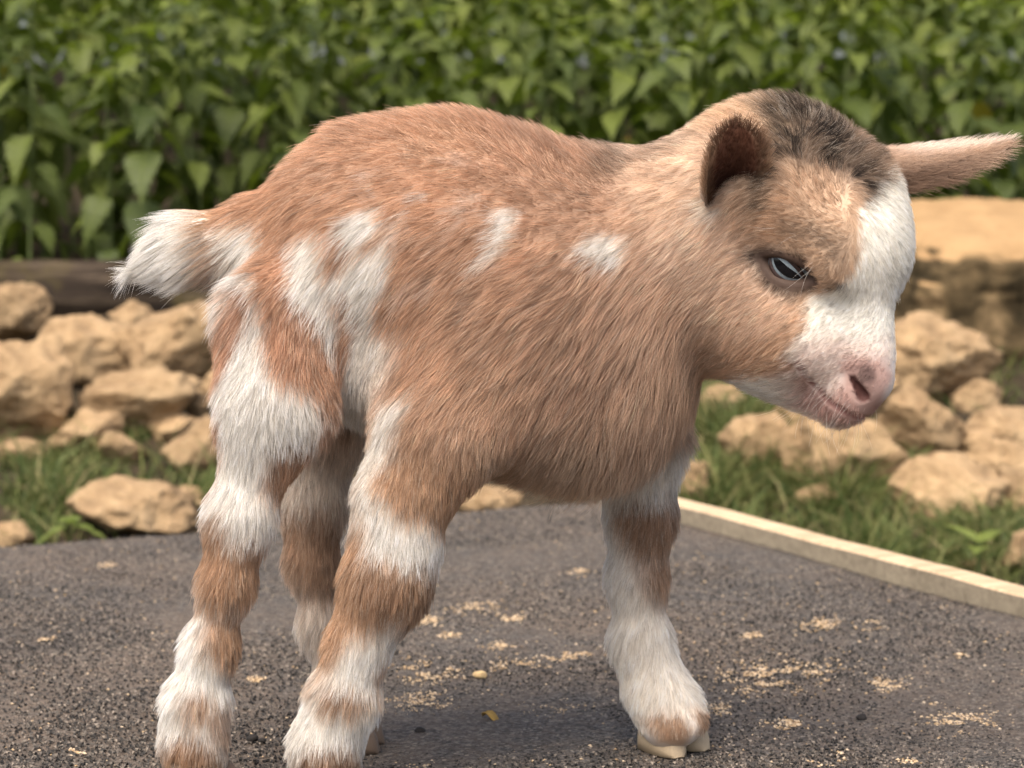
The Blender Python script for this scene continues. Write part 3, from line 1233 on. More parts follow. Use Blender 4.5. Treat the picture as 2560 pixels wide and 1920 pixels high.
def surface_net(h):
    lo = np.min([pr.lo for _, ps, _ in GROUPS for pr in ps], axis=0) - .01
    hi = np.max([pr.hi for _, ps, _ in GROUPS for pr in ps], axis=0) + .01
    n = np.ceil((hi - lo) / h).astype(int) + 1
    ax = [lo[i] + h * np.arange(n[i]) for i in range(3)]
    # coarse pass, then fill only the cells near the surface
    step = 6
    cx = [a[::step] for a in ax]
    CX = np.stack(np.meshgrid(*cx, indexing='ij'), -1)
    cd = body_d(CX.reshape(-1, 3)).reshape(CX.shape[:3])
    V = np.repeat(np.repeat(np.repeat(cd, step, 0), step, 1), step, 2)[:n[0], :n[1], :n[2]].astype(np.float32)
    near = np.abs(V) < h * step * 2.2
    I = np.nonzero(near)
    pts = np.stack([ax[k][I[k]] for k in range(3)], -1)
    out = np.empty(len(pts), np.float32)
    for s in range(0, len(pts), 400000):
        out[s:s + 400000] = body_d(pts[s:s + 400000])
    V[I] = out
    S = V < 0
    c = np.zeros(tuple(n - 1), np.uint8)
    for a in (0, 1):
        for b in (0, 1):
            for d in (0, 1):
                c += S[a:n[0] - 1 + a, b:n[1] - 1 + b, d:n[2] - 1 + d]
    act = (c > 0) & (c < 8)
    ci = np.stack(np.nonzero(act), -1)
    idx = np.full(act.shape, -1, np.int64)
    idx[act] = np.arange(len(ci))
    acc = np.zeros((len(ci), 3))
    cnt = np.zeros(len(ci))
    corners = [(a, b, d) for a in (0, 1) for b in (0, 1) for d in (0, 1)]
    for A in corners:
        for axis in range(3):
            if A[axis] == 0:
                B = list(A)
                B[axis] = 1
                va = V[ci[:, 0] + A[0], ci[:, 1] + A[1], ci[:, 2] + A[2]]
                vb = V[ci[:, 0] + B[0], ci[:, 1] + B[1], ci[:, 2] + B[2]]
                m = (va < 0) != (vb < 0)
                t = va[m] / (va[m] - vb[m])
                pt = np.tile(np.array(A, float), (m.sum(), 1))
                pt[:, axis] += t
                acc[m] += pt
                cnt[m] += 1
    verts = lo + (ci + acc / cnt[:, None]) * h
    quads = []
    for axis in range(3):
        o1, o2 = (axis + 1) % 3, (axis + 2) % 3
        sl0 = [slice(1, n[k] - 1) for k in range(3)]
        sl1 = list(sl0)
        sl0[axis] = slice(0, n[axis] - 1)
        sl1[axis] = slice(1, n[axis])
        a, b = S[tuple(sl0)], S[tuple(sl1)]
        e = np.stack(np.nonzero(a != b), -1)
        ins = a[e[:, 0], e[:, 1], e[:, 2]]
        base = e.copy()
        for k in range(3):
            if k != axis:
                base[:, k] += 1
        q = []
        for (d1, d2) in ((0, 0), (1, 0), (1, 1), (0, 1)):
            cc = base.copy()
            cc[:, o1] -= d1
            cc[:, o2] -= d2
            q.append(idx[cc[:, 0], cc[:, 1], cc[:, 2]])
        q = np.stack(q, -1)
        q[~ins] = q[~ins][:, ::-1]
        quads.append(q)
    return verts, np.concatenate(quads)


bv_, bq_ = surface_net(.0016)

# ------------------------------------------------------------------ coat: markings, length and lie of the hair
LIN = lambda c: np.array([((x / 255 + .055) / 1.055) ** 2.4 if x > 10 else x / 255 / 12.92 for x in c])
WHITE = np.array([.83, .80, .745])
CREAM = np.array([.66, .50, .36])
DARK = np.array([.016, .010, .007])
# (x, y, r, g, b): coat tints over the trunk
TINT = np.array([
    (640, 520, .46, .25, .135), (790, 360, .48, .27, .155), (1100, 330, .50, .285, .165), (1380, 400, .44, .25, .15), (1000, 480, .49, .275, .16),
    (1250, 560, .47, .265, .155), (1480, 480, .40, .235, .145), (1560, 600, .52, .33, .215), (700, 700, .43, .22, .115), (690, 880, .40, .195, .10),
    (780, 960, .36, .17, .085), (1000, 760, .44, .245, .14), (1200, 800, .47, .28, .17), (1400, 800, .46, .28, .175), (1250, 1000, .46, .275, .165),
    (1500, 900, .45, .275, .175), (1600, 1000, .43, .275, .18), (1450, 1150, .47, .33, .225), (1650, 1150, .48, .34, .24), (1250, 1180, .45, .30, .19),
    (1640, 480, .62, .45, .325), (1700, 600, .67, .50, .38), (1780, 720, .64, .465, .34), (1700, 760, .50, .32, .21), (1770, 880, .44, .29, .19),
    (1750, 400, .67, .50, .37), (1830, 260, .62, .42, .26), (1900, 260, .55, .39, .25), (1900, 780, .57, .40, .285), (1850, 650, .62, .45, .33),
    (1950, 850, .50, .315, .19), (1930, 560, .45, .27, .155), (2020, 480, .45, .29, .18), (2080, 560, .44, .29, .18), (2050, 640, .34, .21, .12),
    (1960, 600, .33, .19, .10), (2000, 420, .46, .30, .19), (1870, 940, .50, .31, .19), (2100, 400, .34, .22, .14), (560, 600, .46, .24, .13),
    (620, 800, .43, .22, .125)])
TINT[:, 2:] = (TINT[:, 2:] * .80 + .20 * np.array([.50, .305, .200])) * np.array([1.08, 1.11, 1.14]) + np.array([.042, .052, .050])

# (x, y, dx, dy, length mm, lift)
LIE = np.array([
    (600, 520, -.75, .65, 13, .5), (790, 340, -.85, .25, 12, .55), (1100, 275, -.95, -.05, 11, .6), (1400, 345, -.85, -.35, 12, .6), (1540, 395, -.6, -.7, 13, .7),
    (900, 450, -.92, .3, 12, .42), (1200, 430, -.9, .2, 12, .42), (1450, 500, -.95, .1, 12, .42), (700, 650, -.6, .8, 13, .4), (580, 750, -.35, .95, 15, .45),
    (900, 700, -.65, .75, 13, .36), (1150, 680, -.88, .45, 14, .36), (1350, 680, -.92, .35, 14, .36), (1250, 920, -.78, .62, 18, .32), (1500, 850, -.72, .7, 19, .32),
    (1400, 1080, -.5, .87, 26, .3), (1600, 1000, -.2, 1, 26, .3), (1680, 1130, -.05, 1, 27, .3), (1250, 1130, -.62, .78, 21, .32), (1680, 850, -.35, .93, 22, .32),
    (1500, 1180, -.2, 1, 28, .28), (1120, 1000, -.6, .8, 17, .32), (950, 930, -.35, .93, 14, .36), (1600, 680, -.82, .55, 15, .36), (1600, 480, -.93, .3, 12, .42),
    (1750, 620, -.83, .55, 12, .36), (1700, 340, -.75, -.5, 11, .6), (1800, 280, -.75, -.6, 10, .65), (1750, 450, -.95, .2, 10, .4), (1720, 960, -.2, .98, 22, .35),
    (660, 900, -.15, 1, 14, .38), (760, 1020, .05, 1, 14, .36), (850, 1000, -.2, 1, 14, .36),
    (1950, 800, -.9, .42, 7.5, .34), (1830, 830, -.85, .52, 11, .36), (1900, 960, -.93, .3, 9, .36), (1960, 580, -.85, -.35, 6, .34), (1880, 640, -.93, .3, 8, .34),
    (2050, 470, -.35, -.8, 7, .4), (2160, 500, .15, .3, 5.5, .34), (2220, 560, .5, .5, 5.5, .34), (2280, 560, .8, .45, 6, .42), (2270, 680, .65, .7, 5.5, .4), (2150, 680, .1, .8, 5, .32), (2200, 620, .4, .7, 5.5, .32), (2080, 600, -.5, -.3, 5.5, .34),
    (1950, 240, -.5, -.85, 9, .75), (2100, 290, .35, -.85, 9, .8), (2060, 370, .35, -.2, 8, .8), (2180, 380, .6, -.5, 8, .7), (1900, 300, -.8, -.5, 10, .6),
    (2080, 800, -.9, .25, 5, .32), (2180, 820, -.6, .2, 4, .32), (2150, 900, -.8, .1, 4.2, .3), (2080, 920, -.9, .15, 4.6, .3), (2200, 960, -.6, .3, 2.6, .3), (2080, 1050, -.6, .7, 5, .5),
    (2180, 1040, .3, .7, 4, .6), (1960, 1010, -.93, .25, 8, .36), (2050, 700, -.8, .3, 5, .34), (1880, 450, -.8, .2, 8, .4), (1820, 560, -.6, .6, 10, .4)])


def idw(xy, ctrl, cols, soft=45.0):
    d2 = ((xy[:, None, :] - ctrl[None, :, :2]) ** 2).sum(-1) + soft * soft
    w = 1 / d2 ** 2
    w /= w.sum(1, keepdims=True)
    return w @ ctrl[:, cols]


def poly_d(xy, poly):
    """signed distance to a polygon, inside positive"""
    poly = np.array(poly, float)
    best = np.full(len(xy), 1e9)
    ins = np.zeros(len(xy), bool)
    for a, b in zip(poly, np.roll(poly, -1, 0)):
        pa, ba = xy - a, b - a
        t = np.clip((pa @ ba) / (ba @ ba), 0, 1)
        best = np.minimum(best, np.linalg.norm(pa - t[:, None] * ba, axis=1))
        c = ((a[1] > xy[:, 1]) != (b[1] > xy[:, 1]))
        with np.errstate(divide='ignore', invalid='ignore'):
            xi = (b[0] - a[0]) * (xy[:, 1] - a[1]) / (b[1] - a[1]) + a[0]
        ins ^= c & (xy[:, 0] < xi)
    return np.where(ins, best, -best)


Z2 = lambda pts: [(500 + x / 1.8433, 200 + y / 1.8433) for x, y in pts]
Z3 = lambda pts: [(250 + x / 1.626, 900 + y / 1.626) for x, y in pts]
Z4 = lambda pts: [(1200 + x / 1.6265, 1000 + y / 1.6265) for x, y in pts]
Z5 = lambda pts: [(x / 1.659, 400 + y / 1.659) for x, y in pts]
W_TRUNK = [
    Z2([(640, 690), (720, 610), (840, 590), (825, 670), (760, 715), (720, 760), (650, 745)]),
    Z2([(430, 760), (520, 690), (565, 770), (560, 860), (620, 930), (640, 1000), (625, 1130), (585, 1250), (560, 1150), (500, 1070), (460, 950)]),
    Z2([(700, 790), (760, 800), (880, 740), (890, 850), (860, 950), (820, 1050), (830, 1120), (920, 1150), (910, 1280), (860, 1400), (790, 1600), (720, 1680), (650, 1620), (620, 1500), (612, 1400), (700, 1290), (740, 1150), (720, 1000), (640, 930), (640, 860)]),
    Z2([(1390, 610), (1480, 610), (1470, 690), (1400, 760), (1290, 840), (1330, 760), (1370, 690)]),
    Z2([(1775, 790), (1850, 725), (1980, 725), (1970, 810), (1900, 850), (1810, 815)]),
    Z5([(960, 275), (1055, 235), (1080, 330), (1050, 450), (1055, 560), (1005, 555), (960, 460), (925, 420)]),
    Z5([(905, 480), (950, 480), (935, 640), (915, 660)]),
    Z5([(1040, 560), (1075, 600), (1095, 720), (1130, 850), (1190, 940), (1270, 1010), (1330, 1060), (1330, 1180), (1180, 1200), (1105, 1260), (1090, 1400), (1130, 1560), (1060, 1610), (960, 1560), (880, 1440), (930, 1200), (930, 960), (1000, 800), (1030, 680)]),
]
B_NH = [  # brown on the near hind leg, everything else white below the thigh
    [(470, 1285), (530, 1281), (575, 1355), (690, 1345), (668, 1453), (625, 1521), (545, 1521), (500, 1512), (490, 1400)],
    [(545, 1515), (640, 1515), (620, 1680), (575, 1665), (540, 1640), (508, 1606)],
    [(462, 1728), (515, 1718), (570, 1765), (570, 1785), (470, 1782)], [(515, 1785), (600, 1790), (590, 1850), (545, 1850)],
    [(380, 1862), (470, 1838), (570, 1880), (590, 2000), (350, 2000)], [(668, 1134), (740, 1120), (850, 1150), (830, 1320), (720, 1330), (690, 1240)]]
W_NF = [
    [(960, 985), (1045, 965), (1043, 1000), (1019, 1072), (963, 1134), (945, 1183), (957, 1244), (1006, 1296), (1125, 1318), (1130, 1405), (1111, 1412), (957, 1398), (915, 1362), (905, 1300), (890, 1230), (900, 1146)],
    Z3([(1000, 1140), (1090, 1100), (1180, 1060), (1260, 1050), (1230, 1160), (1140, 1200), (1130, 1330), (1050, 1340), (920, 1330), (880, 1290), (940, 1210)]),
    Z3([(700, 1420), (820, 1300), (900, 1340), (920, 1410), (1050, 1420), (1090, 1360), (1200, 1330), (1150, 1590), (960, 1570), (840, 1580), (760, 1650), (690, 1640)])]
D_NF = [Z3([(1040, 800), (1150, 830), (1390, 860), (1390, 940), (1270, 1040), (1150, 1070), (1070, 1080), (1030, 950)]), Z3([(910, 1330), (1060, 1325), (1040, 1400), (920, 1400)]), Z3([(800, 1580), (1090, 1560), (1120, 1900), (760, 1900)])]
B_FF = [Z4([(560, 390), (830, 390), (830, 590), (660, 640), (600, 560), (540, 470)]), Z4([(660, 600), (840, 560), (830, 830), (760, 850), (690, 740)]),
        Z4([(690, 1270), (800, 1260), (850, 1330), (850, 1420), (720, 1420)]), Z4([(850, 1220), (970, 1230), (970, 1420), (880, 1400)])]
B_FH = [[(690, 1290), (880, 1280), (880, 1480), (790, 1500), (700, 1420)], [(690, 1050), (880, 1050), (880, 1100), (700, 1120)]]
Z1 = lambda pts: [(1600 + x / 1.7646, 180 + y / 1.7646) for x, y in pts]
W_HEAD = [
    Z1([(1200, 400), (1060, 470), (1000, 570), (972, 620), (962, 750), (935, 860), (880, 935), (790, 985), (745, 1080), (690, 1150), (650, 1230), (690, 1300), (640, 1365), (520, 1370), (420, 1350), (330, 1380), (400, 1700), (1400, 1700), (1500, 400), (1260, 300)]),
    Z1([(240, 560), (300, 540), (350, 580), (340, 640), (260, 650)])]
D_HEAD = [Z1([(540, 190), (620, 130), (740, 130), (860, 220), (900, 290), (1060, 380), (1050, 470), (1000, 560), (960, 500), (880, 430), (780, 380), (650, 380), (570, 470), (540, 580), (490, 600), (520, 480), (560, 400), (590, 280)]),
          Z1([(660, 680), (780, 660), (880, 760), (860, 840), (760, 760), (680, 740)]), Z1([(860, 900), (920, 900), (930, 950), (880, 945)]), Z1([(655, 1275), (720, 1270), (720, 1340), (690, 1340)])]
PINK = [Z1([(900, 1290), (960, 1240), (1060, 1250), (1130, 1360), (1080, 1460), (1040, 1530), (960, 1570), (860, 1560), (740, 1480), (680, 1420), (700, 1360), (760, 1400), (860, 1440), (900, 1400)])]
PINK_SOFT = Z1([(700, 1200), (900, 1150), (1110, 1200), (1120, 1400), (1040, 1560), (820, 1560), (680, 1460), (640, 1360)])
CREST = [[(1480, 395), (1545, 385), (1640, 325), (1760, 265), (1795, 285), (1700, 345), (1610, 400), (1540, 450), (1490, 450)]]


def weights(p):
    gd = all_groups(p)
    names = [n for n, _, _ in GROUPS]
    D = np.stack([gd[n] for n in names], 1)
    w = np.exp(-(D - D.min(1, keepdims=True)) / .005)
    w /= w.sum(1, keepdims=True)
    return names, w


def coat(p, names, w, jit=0.0):
    """coat colour of points on the skin"""
    n = len(p)
    xy = to_px(p)
    wob = np.stack([fbm(p * 70, 3, 3), fbm(p * 70, 3, 8)], 1) * 19
    xy = xy + wob + (RNG.standard_normal((n, 2)) * jit if jit else 0)
    W = {k: w[:, i] for i, k in enumerate(names)}

    def mask(polys, soft=13):
        m = np.zeros(n)
        for q in polys:
            m = np.maximum(m, sstep(-soft, soft, poly_d(xy, q)))
        return m[:, None]
    c = idw(xy, TINT, [2, 3, 4])
    c *= (1 + .10 * fbm(p * 45, 3, 12))[:, None]
    trunk = np.clip(W['torso'] + W['neck'] + W['nh'] + W['tail'], 0, 1)[:, None]
    wt_ = np.zeros(n)
    for q in W_TRUNK:
        wt_ = np.maximum(wt_, sstep(-24, 9, poly_d(xy, q)))
    c = c + (WHITE - c) * wt_[:, None] * trunk
    # scattered white hairs on the saddle
    sp_ = sstep(.25, .7, fbm(p * 130, 2, 40)) * (np.exp(-(((xy[:, 0] - 1040) / 170) ** 2 + ((xy[:, 1] - 480) / 70) ** 2)) + .5 * np.exp(-(((xy[:, 0] - 1000) / 190) ** 2 + ((xy[:, 1] - 720) / 200) ** 2)))
    c = c + (WHITE - c) * (sp_ * .7)[:, None]
    cr = mask(CREST, 30) * (.55 + .45 * sstep(-.2, .5, fbm(p * 160, 2, 41)))[:, None]
    c = c + (DARK * 3 - c) * cr * .66 * np.clip(W['neck'] + W['torso'], 0, 1)[:, None]
    # legs
    BR = np.array([.44, .28, .175])
    DB = np.array([.32, .20, .125])
    lw = np.where(xy[:, 1] > 1240, 1, 0)[:, None] * np.ones((1, 3))
    col = WHITE + (BR - WHITE) * mask(B_NH, 34)
    low = sstep(1180, 1250, xy[:, 1])[:, None]
    c = c + (col - c) * W['nh'][:, None] * low
    c = c + (BR - c) * W['nh'][:, None] * (1 - low) * mask(B_NH[5:], 40) * .65
    col = np.array([.51, .335, .215]) + (WHITE - np.array([.51, .335, .215])) * mask(W_NF, 30)
    col = col + (DB - col) * mask(D_NF, 36)
    up = sstep(1000, 1120, xy[:, 1] + (xy[:, 0] - 1000) * -.5)[:, None]
    wl_ = mask(W_NF[:1], 14)
    nfm = np.clip(W['nf'][:, None] * np.maximum(up, wl_) , 0, 1)
    c = c + (col - c) * nfm
    col = WHITE * np.array([1, .97, .94]) + (np.array([.31, .19, .125]) - WHITE) * np.maximum(mask(B_FF[:2], 38), mask(B_FF[2:], 22)) * .88
    c = c + (col - c) * W['ff'][:, None] * sstep(1060, 1130, xy[:, 1])[:, None]
    col = np.array([.74, .65, .56]) + (BR - np.array([.74, .65, .56])) * mask(B_FH, 45) * .9
    c = c + (col - c) * W['fh'][:, None]
    # tail
    tw = sstep(545, 495, xy[:, 0] + (xy[:, 1] - 600) * -.25)[:, None]
    tc = np.array([.54, .36, .23]) + (WHITE * 1.02 - np.array([.54, .36, .23])) * tw
    c = c + (tc - c) * (W['tail'] * sstep(600, 555, xy[:, 0]))[:, None]
    # head
    H = np.clip(W['head'] + W['neck'] * .5, 0, 1)[:, None]
    hq = world_to_head(p)
    c = c + (WHITE * np.array([1, 1, .97]) - c) * mask(W_HEAD, 12) * H
    dk = sstep(-40, 14, poly_d(xy, D_HEAD[0]))[:, None] * (.62 + .38 * sstep(-.30, .25, fbm(p * 230, 2, 43)))[:, None]
    c = c + (DARK - c) * dk * H
    c = c + (DARK * 2.6 - c) * mask(D_HEAD[1:2], 35) * H * .6
    c = c + (DARK * 2 - c) * mask(D_HEAD[2:], 10) * H * .75
    far = sstep(.4, 1.4, -hq[:, 2])[:, None] * H * (sstep(7.5, 9, hq[:, 0]) * 0 + 1)[:, None]
    blaze = sstep(2.2, 1.6, np.abs(hq[:, 2] + .2) + np.clip(1.5 - hq[:, 0], 0, 9) * .35)[:, None]
    fc = np.array([.45, .28, .17]) + (WHITE - np.array([.45, .28, .17])) * np.maximum(blaze, sstep(5.5, 6.5, hq[:, 0])[:, None])
    fcw = sstep(2.0, 2.8, -hq[:, 2])[:, None] * H
    c = c + (fc - c) * fcw
    pk = np.array([.44, .245, .205])
    soft = sstep(-50, 45, poly_d(xy, PINK_SOFT))[:, None] * H
    c = c + (np.array([.70, .50, .44]) - c) * soft * .55
    c = c + (pk - c) * mask(PINK, 20) * H * .75
    nose = np.exp(-((hq - NOSE_SPOT) ** 2 * np.array([5, 7, 7])).sum(1))[:, None]
    c = c + (np.array([.10, .062, .056]) - c) * np.clip(nose * 1.5, 0, .85)
    nose2 = np.exp(-((hq - np.array([9.6, -1.1, -.1])) ** 2 * np.array([2, 2.2, 2.2])).sum(1))[:, None]
    c = c + (np.array([.26, .14, .115]) - c) * np.clip(nose2 * 1.1, 0, .7)
    for (a, b, ra, rb) in CARVE:
        pa, ba = p - a, b - a
        t = np.clip((pa @ ba) / (ba @ ba), 0, 1)
        dd = np.linalg.norm(pa - t[:, None] * ba, axis=1) - (ra + (rb - ra) * t)
        f = sstep(.0014, .0001, dd)[:, None]
        c = c + ((np.array([.075, .026, .022]) if rb > .002 else np.array([.26, .115, .10])) - c) * f * (.95 if rb > .002 else .7)
    for mir, e in enumerate(SOCKET):
        m = np.linalg.norm(p - e, axis=1) < .022
        if m.any():
            sl_ = slit(p[m], mir)
            f = (sstep(-.0056, -.0016, sl_) * .93)[:, None]
            c[m] = c[m] + (np.array([.042, .024, .019]) - c[m]) * f
    return np.clip(c, .004, .95)


goat = obj('goat_kid', None, None, (0, 0, 0))
tag(goat, 'tan and white goat kid with pale blue eye standing on the felt covered platform', 'goat')
M_SKIN = (lambda t: t.done(t.principled(t.add('Attribute', attribute_name='coat').outputs['Color'], .7, .25, t.bump(t.noise(900, 3, .6, t.objco()), .35, .0004))))(NT('goat_skin'))


def mat_fur(name):
    t = NT(name)
    a = t.add('Attribute', attribute_name='coat').outputs['Color']
    d = t.add('BsdfDiffuse')
    t.link(a, d.inputs[0])
    tr = t.add('BsdfTranslucent')
    t.link(a, tr.inputs[0])
    m1 = t.add('MixShader', i_0=.35)
    t.link(d.outputs[0], m1.inputs[1])
    t.link(tr.outputs[0], m1.inputs[2])
    g = t.add('BsdfHair', component='Reflection')
    g.inputs['Color'].default_value = (.9, .85, .8, 1)
    g.inputs['RoughnessU'].default_value = .3
    g.inputs['RoughnessV'].default_value = .6
    m2 = t.add('MixShader', i_0=.022)
    t.link(m1.outputs[0], m2.inputs[1])
    t.link(g.outputs[0], m2.inputs[2])
    return t.done(m2.outputs[0])


M_FUR = mat_fur('goat_fur')
names_, w_v = weights(bv_)
vc = coat(bv_, names_, w_v)
body_me = fast_mesh('body', bv_, bq_, M_SKIN, True, 4)
at = body_me.attributes.new('coat', 'FLOAT_COLOR', 'POINT')
at.data.foreach_set('color', np.concatenate([vc, np.ones((len(vc), 1))], 1).astype(np.float32).ravel())
body = obj('body', body_me, goat)

# ------------------------------------------------------------------ fur strands
NRM = np.zeros(len(body_me.vertices) * 3, np.float32)
body_me.vertices.foreach_get('normal', NRM)
NRM = NRM.reshape(-1, 3)


def sample(verts, quads, normals, n, dens=None):
    t = np.concatenate([quads[:, [0, 1, 2]], quads[:, [0, 2, 3]]])
    a, b, c = verts[t[:, 0]], verts[t[:, 1]], verts[t[:, 2]]
    area = .5 * np.linalg.norm(np.cross(b - a, c - a), axis=1)
    if dens is not None:
        area = area * dens[t].mean(1)
    cs = np.cumsum(area)
    k = np.searchsorted(cs, RNG.random(n) * cs[-1])
    k = np.clip(k, 0, len(t) - 1)
    u, v = RNG.random(n), RNG.random(n)
    f = u + v > 1
    u[f], v[f] = 1 - u[f], 1 - v[f]
    p = a[k] + (b[k] - a[k]) * u[:, None] + (c[k] - a[k]) * v[:, None]
    nn = normals[t[k, 0]] * (1 - u - v)[:, None] + normals[t[k, 1]] * u[:, None] + normals[t[k, 2]] * v[:, None]
    return p, nrm(nn)


def grow(p, n, t, L, lift, K=6, messy=.18, grav=.0, wave=0.0):
    """strand points (N,K,3)"""
    N = len(p)
    t = t - (t * n).sum(1, keepdims=True) * n
    t = nrm(t)
    b = np.cross(n, t)
    messy = np.broadcast_to(messy, N)
    side = (RNG.standard_normal(N) * messy)[:, None]
    side2 = (RNG.standard_normal(N) * messy * .8)[:, None]
    out = np.empty((N, K, 3))
    pos = p - n * .0006
    out[:, 0] = pos
    ph = RNG.random(N)[:, None] * 6.28
    for k in range(1, K):
        s = (k - .5) / (K - 1)
        th = (lift * 1.9 * (1 - s) + lift * .55 * s)[:, None]
        d = t * np.cos(th) + n * np.sin(th) + b * (side + side2 * s * 1.4 + wave * np.sin(s * 7 + ph))
        d[:, 2] -= grav * s
        pos = pos + nrm(d) * (L / (K - 1))[:, None]
        out[:, k] = pos
    return out


def clump(S, p, n_clumps, amt, L, ids_out=None):
    kd = kdtree.KDTree(n_clumps)
    ids = RNG.choice(len(p), n_clumps, replace=False)
    for i, k in enumerate(ids):
        kd.insert(p[k], i)
    kd.balance()
    near = np.fromiter((kd.find(q)[1] for q in p), np.int64, len(p))
    g = S[ids[near]]
    if ids_out is not None:
        ids_out.append(near)
    K = S.shape[1]
    far = np.linalg.norm(p - p[ids[near]], axis=1)
    a = amt * sstep(.006, .002, far)
    for k in range(1, K):
        s = (k / (K - 1)) ** 1.3
        S[:, k] += (g[:, k] - S[:, k]) * (a * s)[:, None]
    return S


def fur_object(name, S, col, rad, parent, tipc=1.14, rootc=.76, tipmix=None):
    N, K = S.shape[:2]
    cu = bpy.data.hair_curves.new(name)
    cu.add_curves([K] * N)
    cu.points.foreach_set('position', S.astype(np.float32).ravel())
    s = np.linspace(0, 1, K)
    rr = rad[:, None] * (1 - .82 * s[None] ** 1.6)
    if 'radius' not in cu.attributes:
        cu.attributes.new('radius', 'FLOAT', 'POINT')
    cu.attributes['radius'].data.foreach_set('value', rr.astype(np.float32).ravel())
    f = (rootc + (tipc - rootc) * s)[None, :, None]  # roots darker: undercoat tone plus self-shadow between strands put into the colour
    C = np.clip(col[:, None, :] * f, 0, .95)
    if tipmix is not None:
        k_ = tipmix[:, None, None] * sstep(.55, .9, s)[None, :, None]
        C = C + (np.array([.62, .47, .34]) - C) * k_
    C = np.concatenate([C, np.ones((N, K, 1))], 2).astype(np.float32)
    at = cu.attributes.new('coat', 'FLOAT_COLOR', 'POINT')
    at.data.foreach_set('color', C.ravel())
    cu.materials.append(M_FUR)
    return obj(name, cu, parent)


NF = 330000
dens = np.ones(len(bv_))
hw = w_v[:, names_.index('head')]
dens += .9 * hw + .35 * w_v[:, [names_.index(k) for k in ('nh', 'nf', 'ff')]].sum(1)
rp, rn = sample(bv_, bq_, NRM, NF, dens)
# bare skin: eye, nose pad, mouth line, hoof tips
hq = world_to_head(rp)
keep = np.ones(NF, bool)
for mir, E in enumerate(SOCKET):
    m_ = np.linalg.norm(rp - E, axis=1) < .025
    keep[m_] &= slit(rp[m_], mir) < -.0014
keep &= ~((np.linalg.norm((hq - np.array([9.0, -1.0, 0])) / np.array([.62, .85, 1.15]), axis=1) < 1) & (RNG.random(NF) < .97))
for (a, b, ra, rb) in CARVE:
    pa, ba = rp - a, b - a
    t = np.clip((pa @ ba) / (ba @ ba), 0, 1)
    keep &= np.linalg.norm(pa - t[:, None] * ba, axis=1) > (.0040 if rb > .002 else .0017)
keep &= rp[:, 2] > .004
_n, _w = weights(rp)
_ff = _w[:, _n.index('ff')] > .5
keep &= ~(_ff & (rp[:, 2] < .0135))
rp, rn, hq = rp[keep], rn[keep], hq[keep]
N = len(rp)
names_, w_r = weights(rp)
W = {k: w_r[:, i] for i, k in enumerate(names_)}
fc = coat(rp, names_, w_r, 7.0)
xy = to_px(rp)
lie = idw(xy, LIE, [2, 3, 4, 5])
legw = W['nh'] + W['fh'] + W['nf'] + W['ff']
low = np.clip(legw * sstep(980, 1150, xy[:, 1]), 0, 1)
tdir = np.stack([lie[:, 0], np.zeros(N), -lie[:, 1]], 1)
ldir = np.tile(np.array([-.16, 0, -1.0]), (N, 1))
tdir = tdir * (1 - low)[:, None] + ldir * low[:, None]
tw = W['tail']
tdir = tdir * (1 - tw)[:, None] + np.array([-1, 0, -.32]) * tw[:, None]
wob = np.stack([fbm(rp * 60, 2, 51), fbm(rp * 60, 2, 52), fbm(rp * 60, 2, 53)], 1)
tdir = nrm(tdir) + .15 * wob
for E in (EYE_P, mirror_head(EYE_P)):
    rv = rp - E
    rd = np.linalg.norm(rv, axis=1)
    k_ = (sstep(.015, .008, rd) * .55)[:, None]
    tdir = tdir * (1 - k_) + nrm(nrm(rv) + np.array([-.3, 0, 0])) * k_
# keep a usable lie where the skin faces along it
tdir = tdir + np.array([0, 0, -.12])
L = lie[:, 2] * .00088
L = L * (1 - low) + .0100 * low
L = L * (1 - tw) + .019 * tw
foot = sstep(.045, .02, rp[:, 2]) * legw
L = L * (1 - .15 * foot) * (1 - .5 * sstep(.035, .018, rp[:, 2]) * W['ff'])
muz = sstep(6.8, 8.3, hq[:, 0]) * W['head'] * sstep(-2.9, -2.2, hq[:, 1])
L = L * (1 - .25 * muz)
for E in (EYE_P, mirror_head(EYE_P)):
    L = L * (.60 + .40 * sstep(.008, .02, np.linalg.norm(rp - E, axis=1)))
L = L * RNG.uniform(.65, 1.2, N)
strag = RNG.random(N) < .02
L[strag] *= 1.35
lift = lie[:, 3] * (1 - low) + .30 * low
lift = lift * (1 - tw) + .12 * tw
S = grow(rp, rn, tdir, L, lift, 6, .16 - .10 * tw, .10, .10)
dkm = np.clip(1 - fc.mean(1) / .10, 0, 1)
cid = []
S = clump(S, rp, 30000, .45 + .35 * dkm, L, cid)
S[:, :, 2] = np.maximum(S[:, :, 2], .0008)
shade = np.exp(RNG.standard_normal(N) * .20 + (RNG.standard_normal(30000) * .15)[cid[0]])
fc = fc * shade[:, None]
pale = (RNG.random(N) < .09 * (1 - dkm)) | ((dkm > .3) & (fbm(rp * 420, 2, 71) > .62))
fc[pale] = fc[pale] * .45 + np.array([.80, .70, .58]) * .55
rad = RNG.uniform(.00005, .000095, N) * (1 - .25 * W['head'])
tipmix = np.where(RNG.random(N) < .28, .85, .05) * np.clip(1 - fc.mean(1) / .14, 0, 1)
fur = fur_object('fur', S, fc, rad, goat, tipmix=tipmix)
fur['kind'] = 'stuff'
wk = np.nonzero((W['head'] > .8) & (hq[:, 0] > 7.0) & (hq[:, 1] < -1.4))[0]
wk = RNG.choice(wk, 70, replace=False)
lk = np.nonzero((W['head'] > .8) & (np.linalg.norm(rp - EYE_P, axis=1) < .02) & (rp[:, 2] > EYE_P[2]))[0]
lk = RNG.choice(lk, min(24, len(lk)), replace=False)
wi = np.concatenate([wk, lk[:5]])
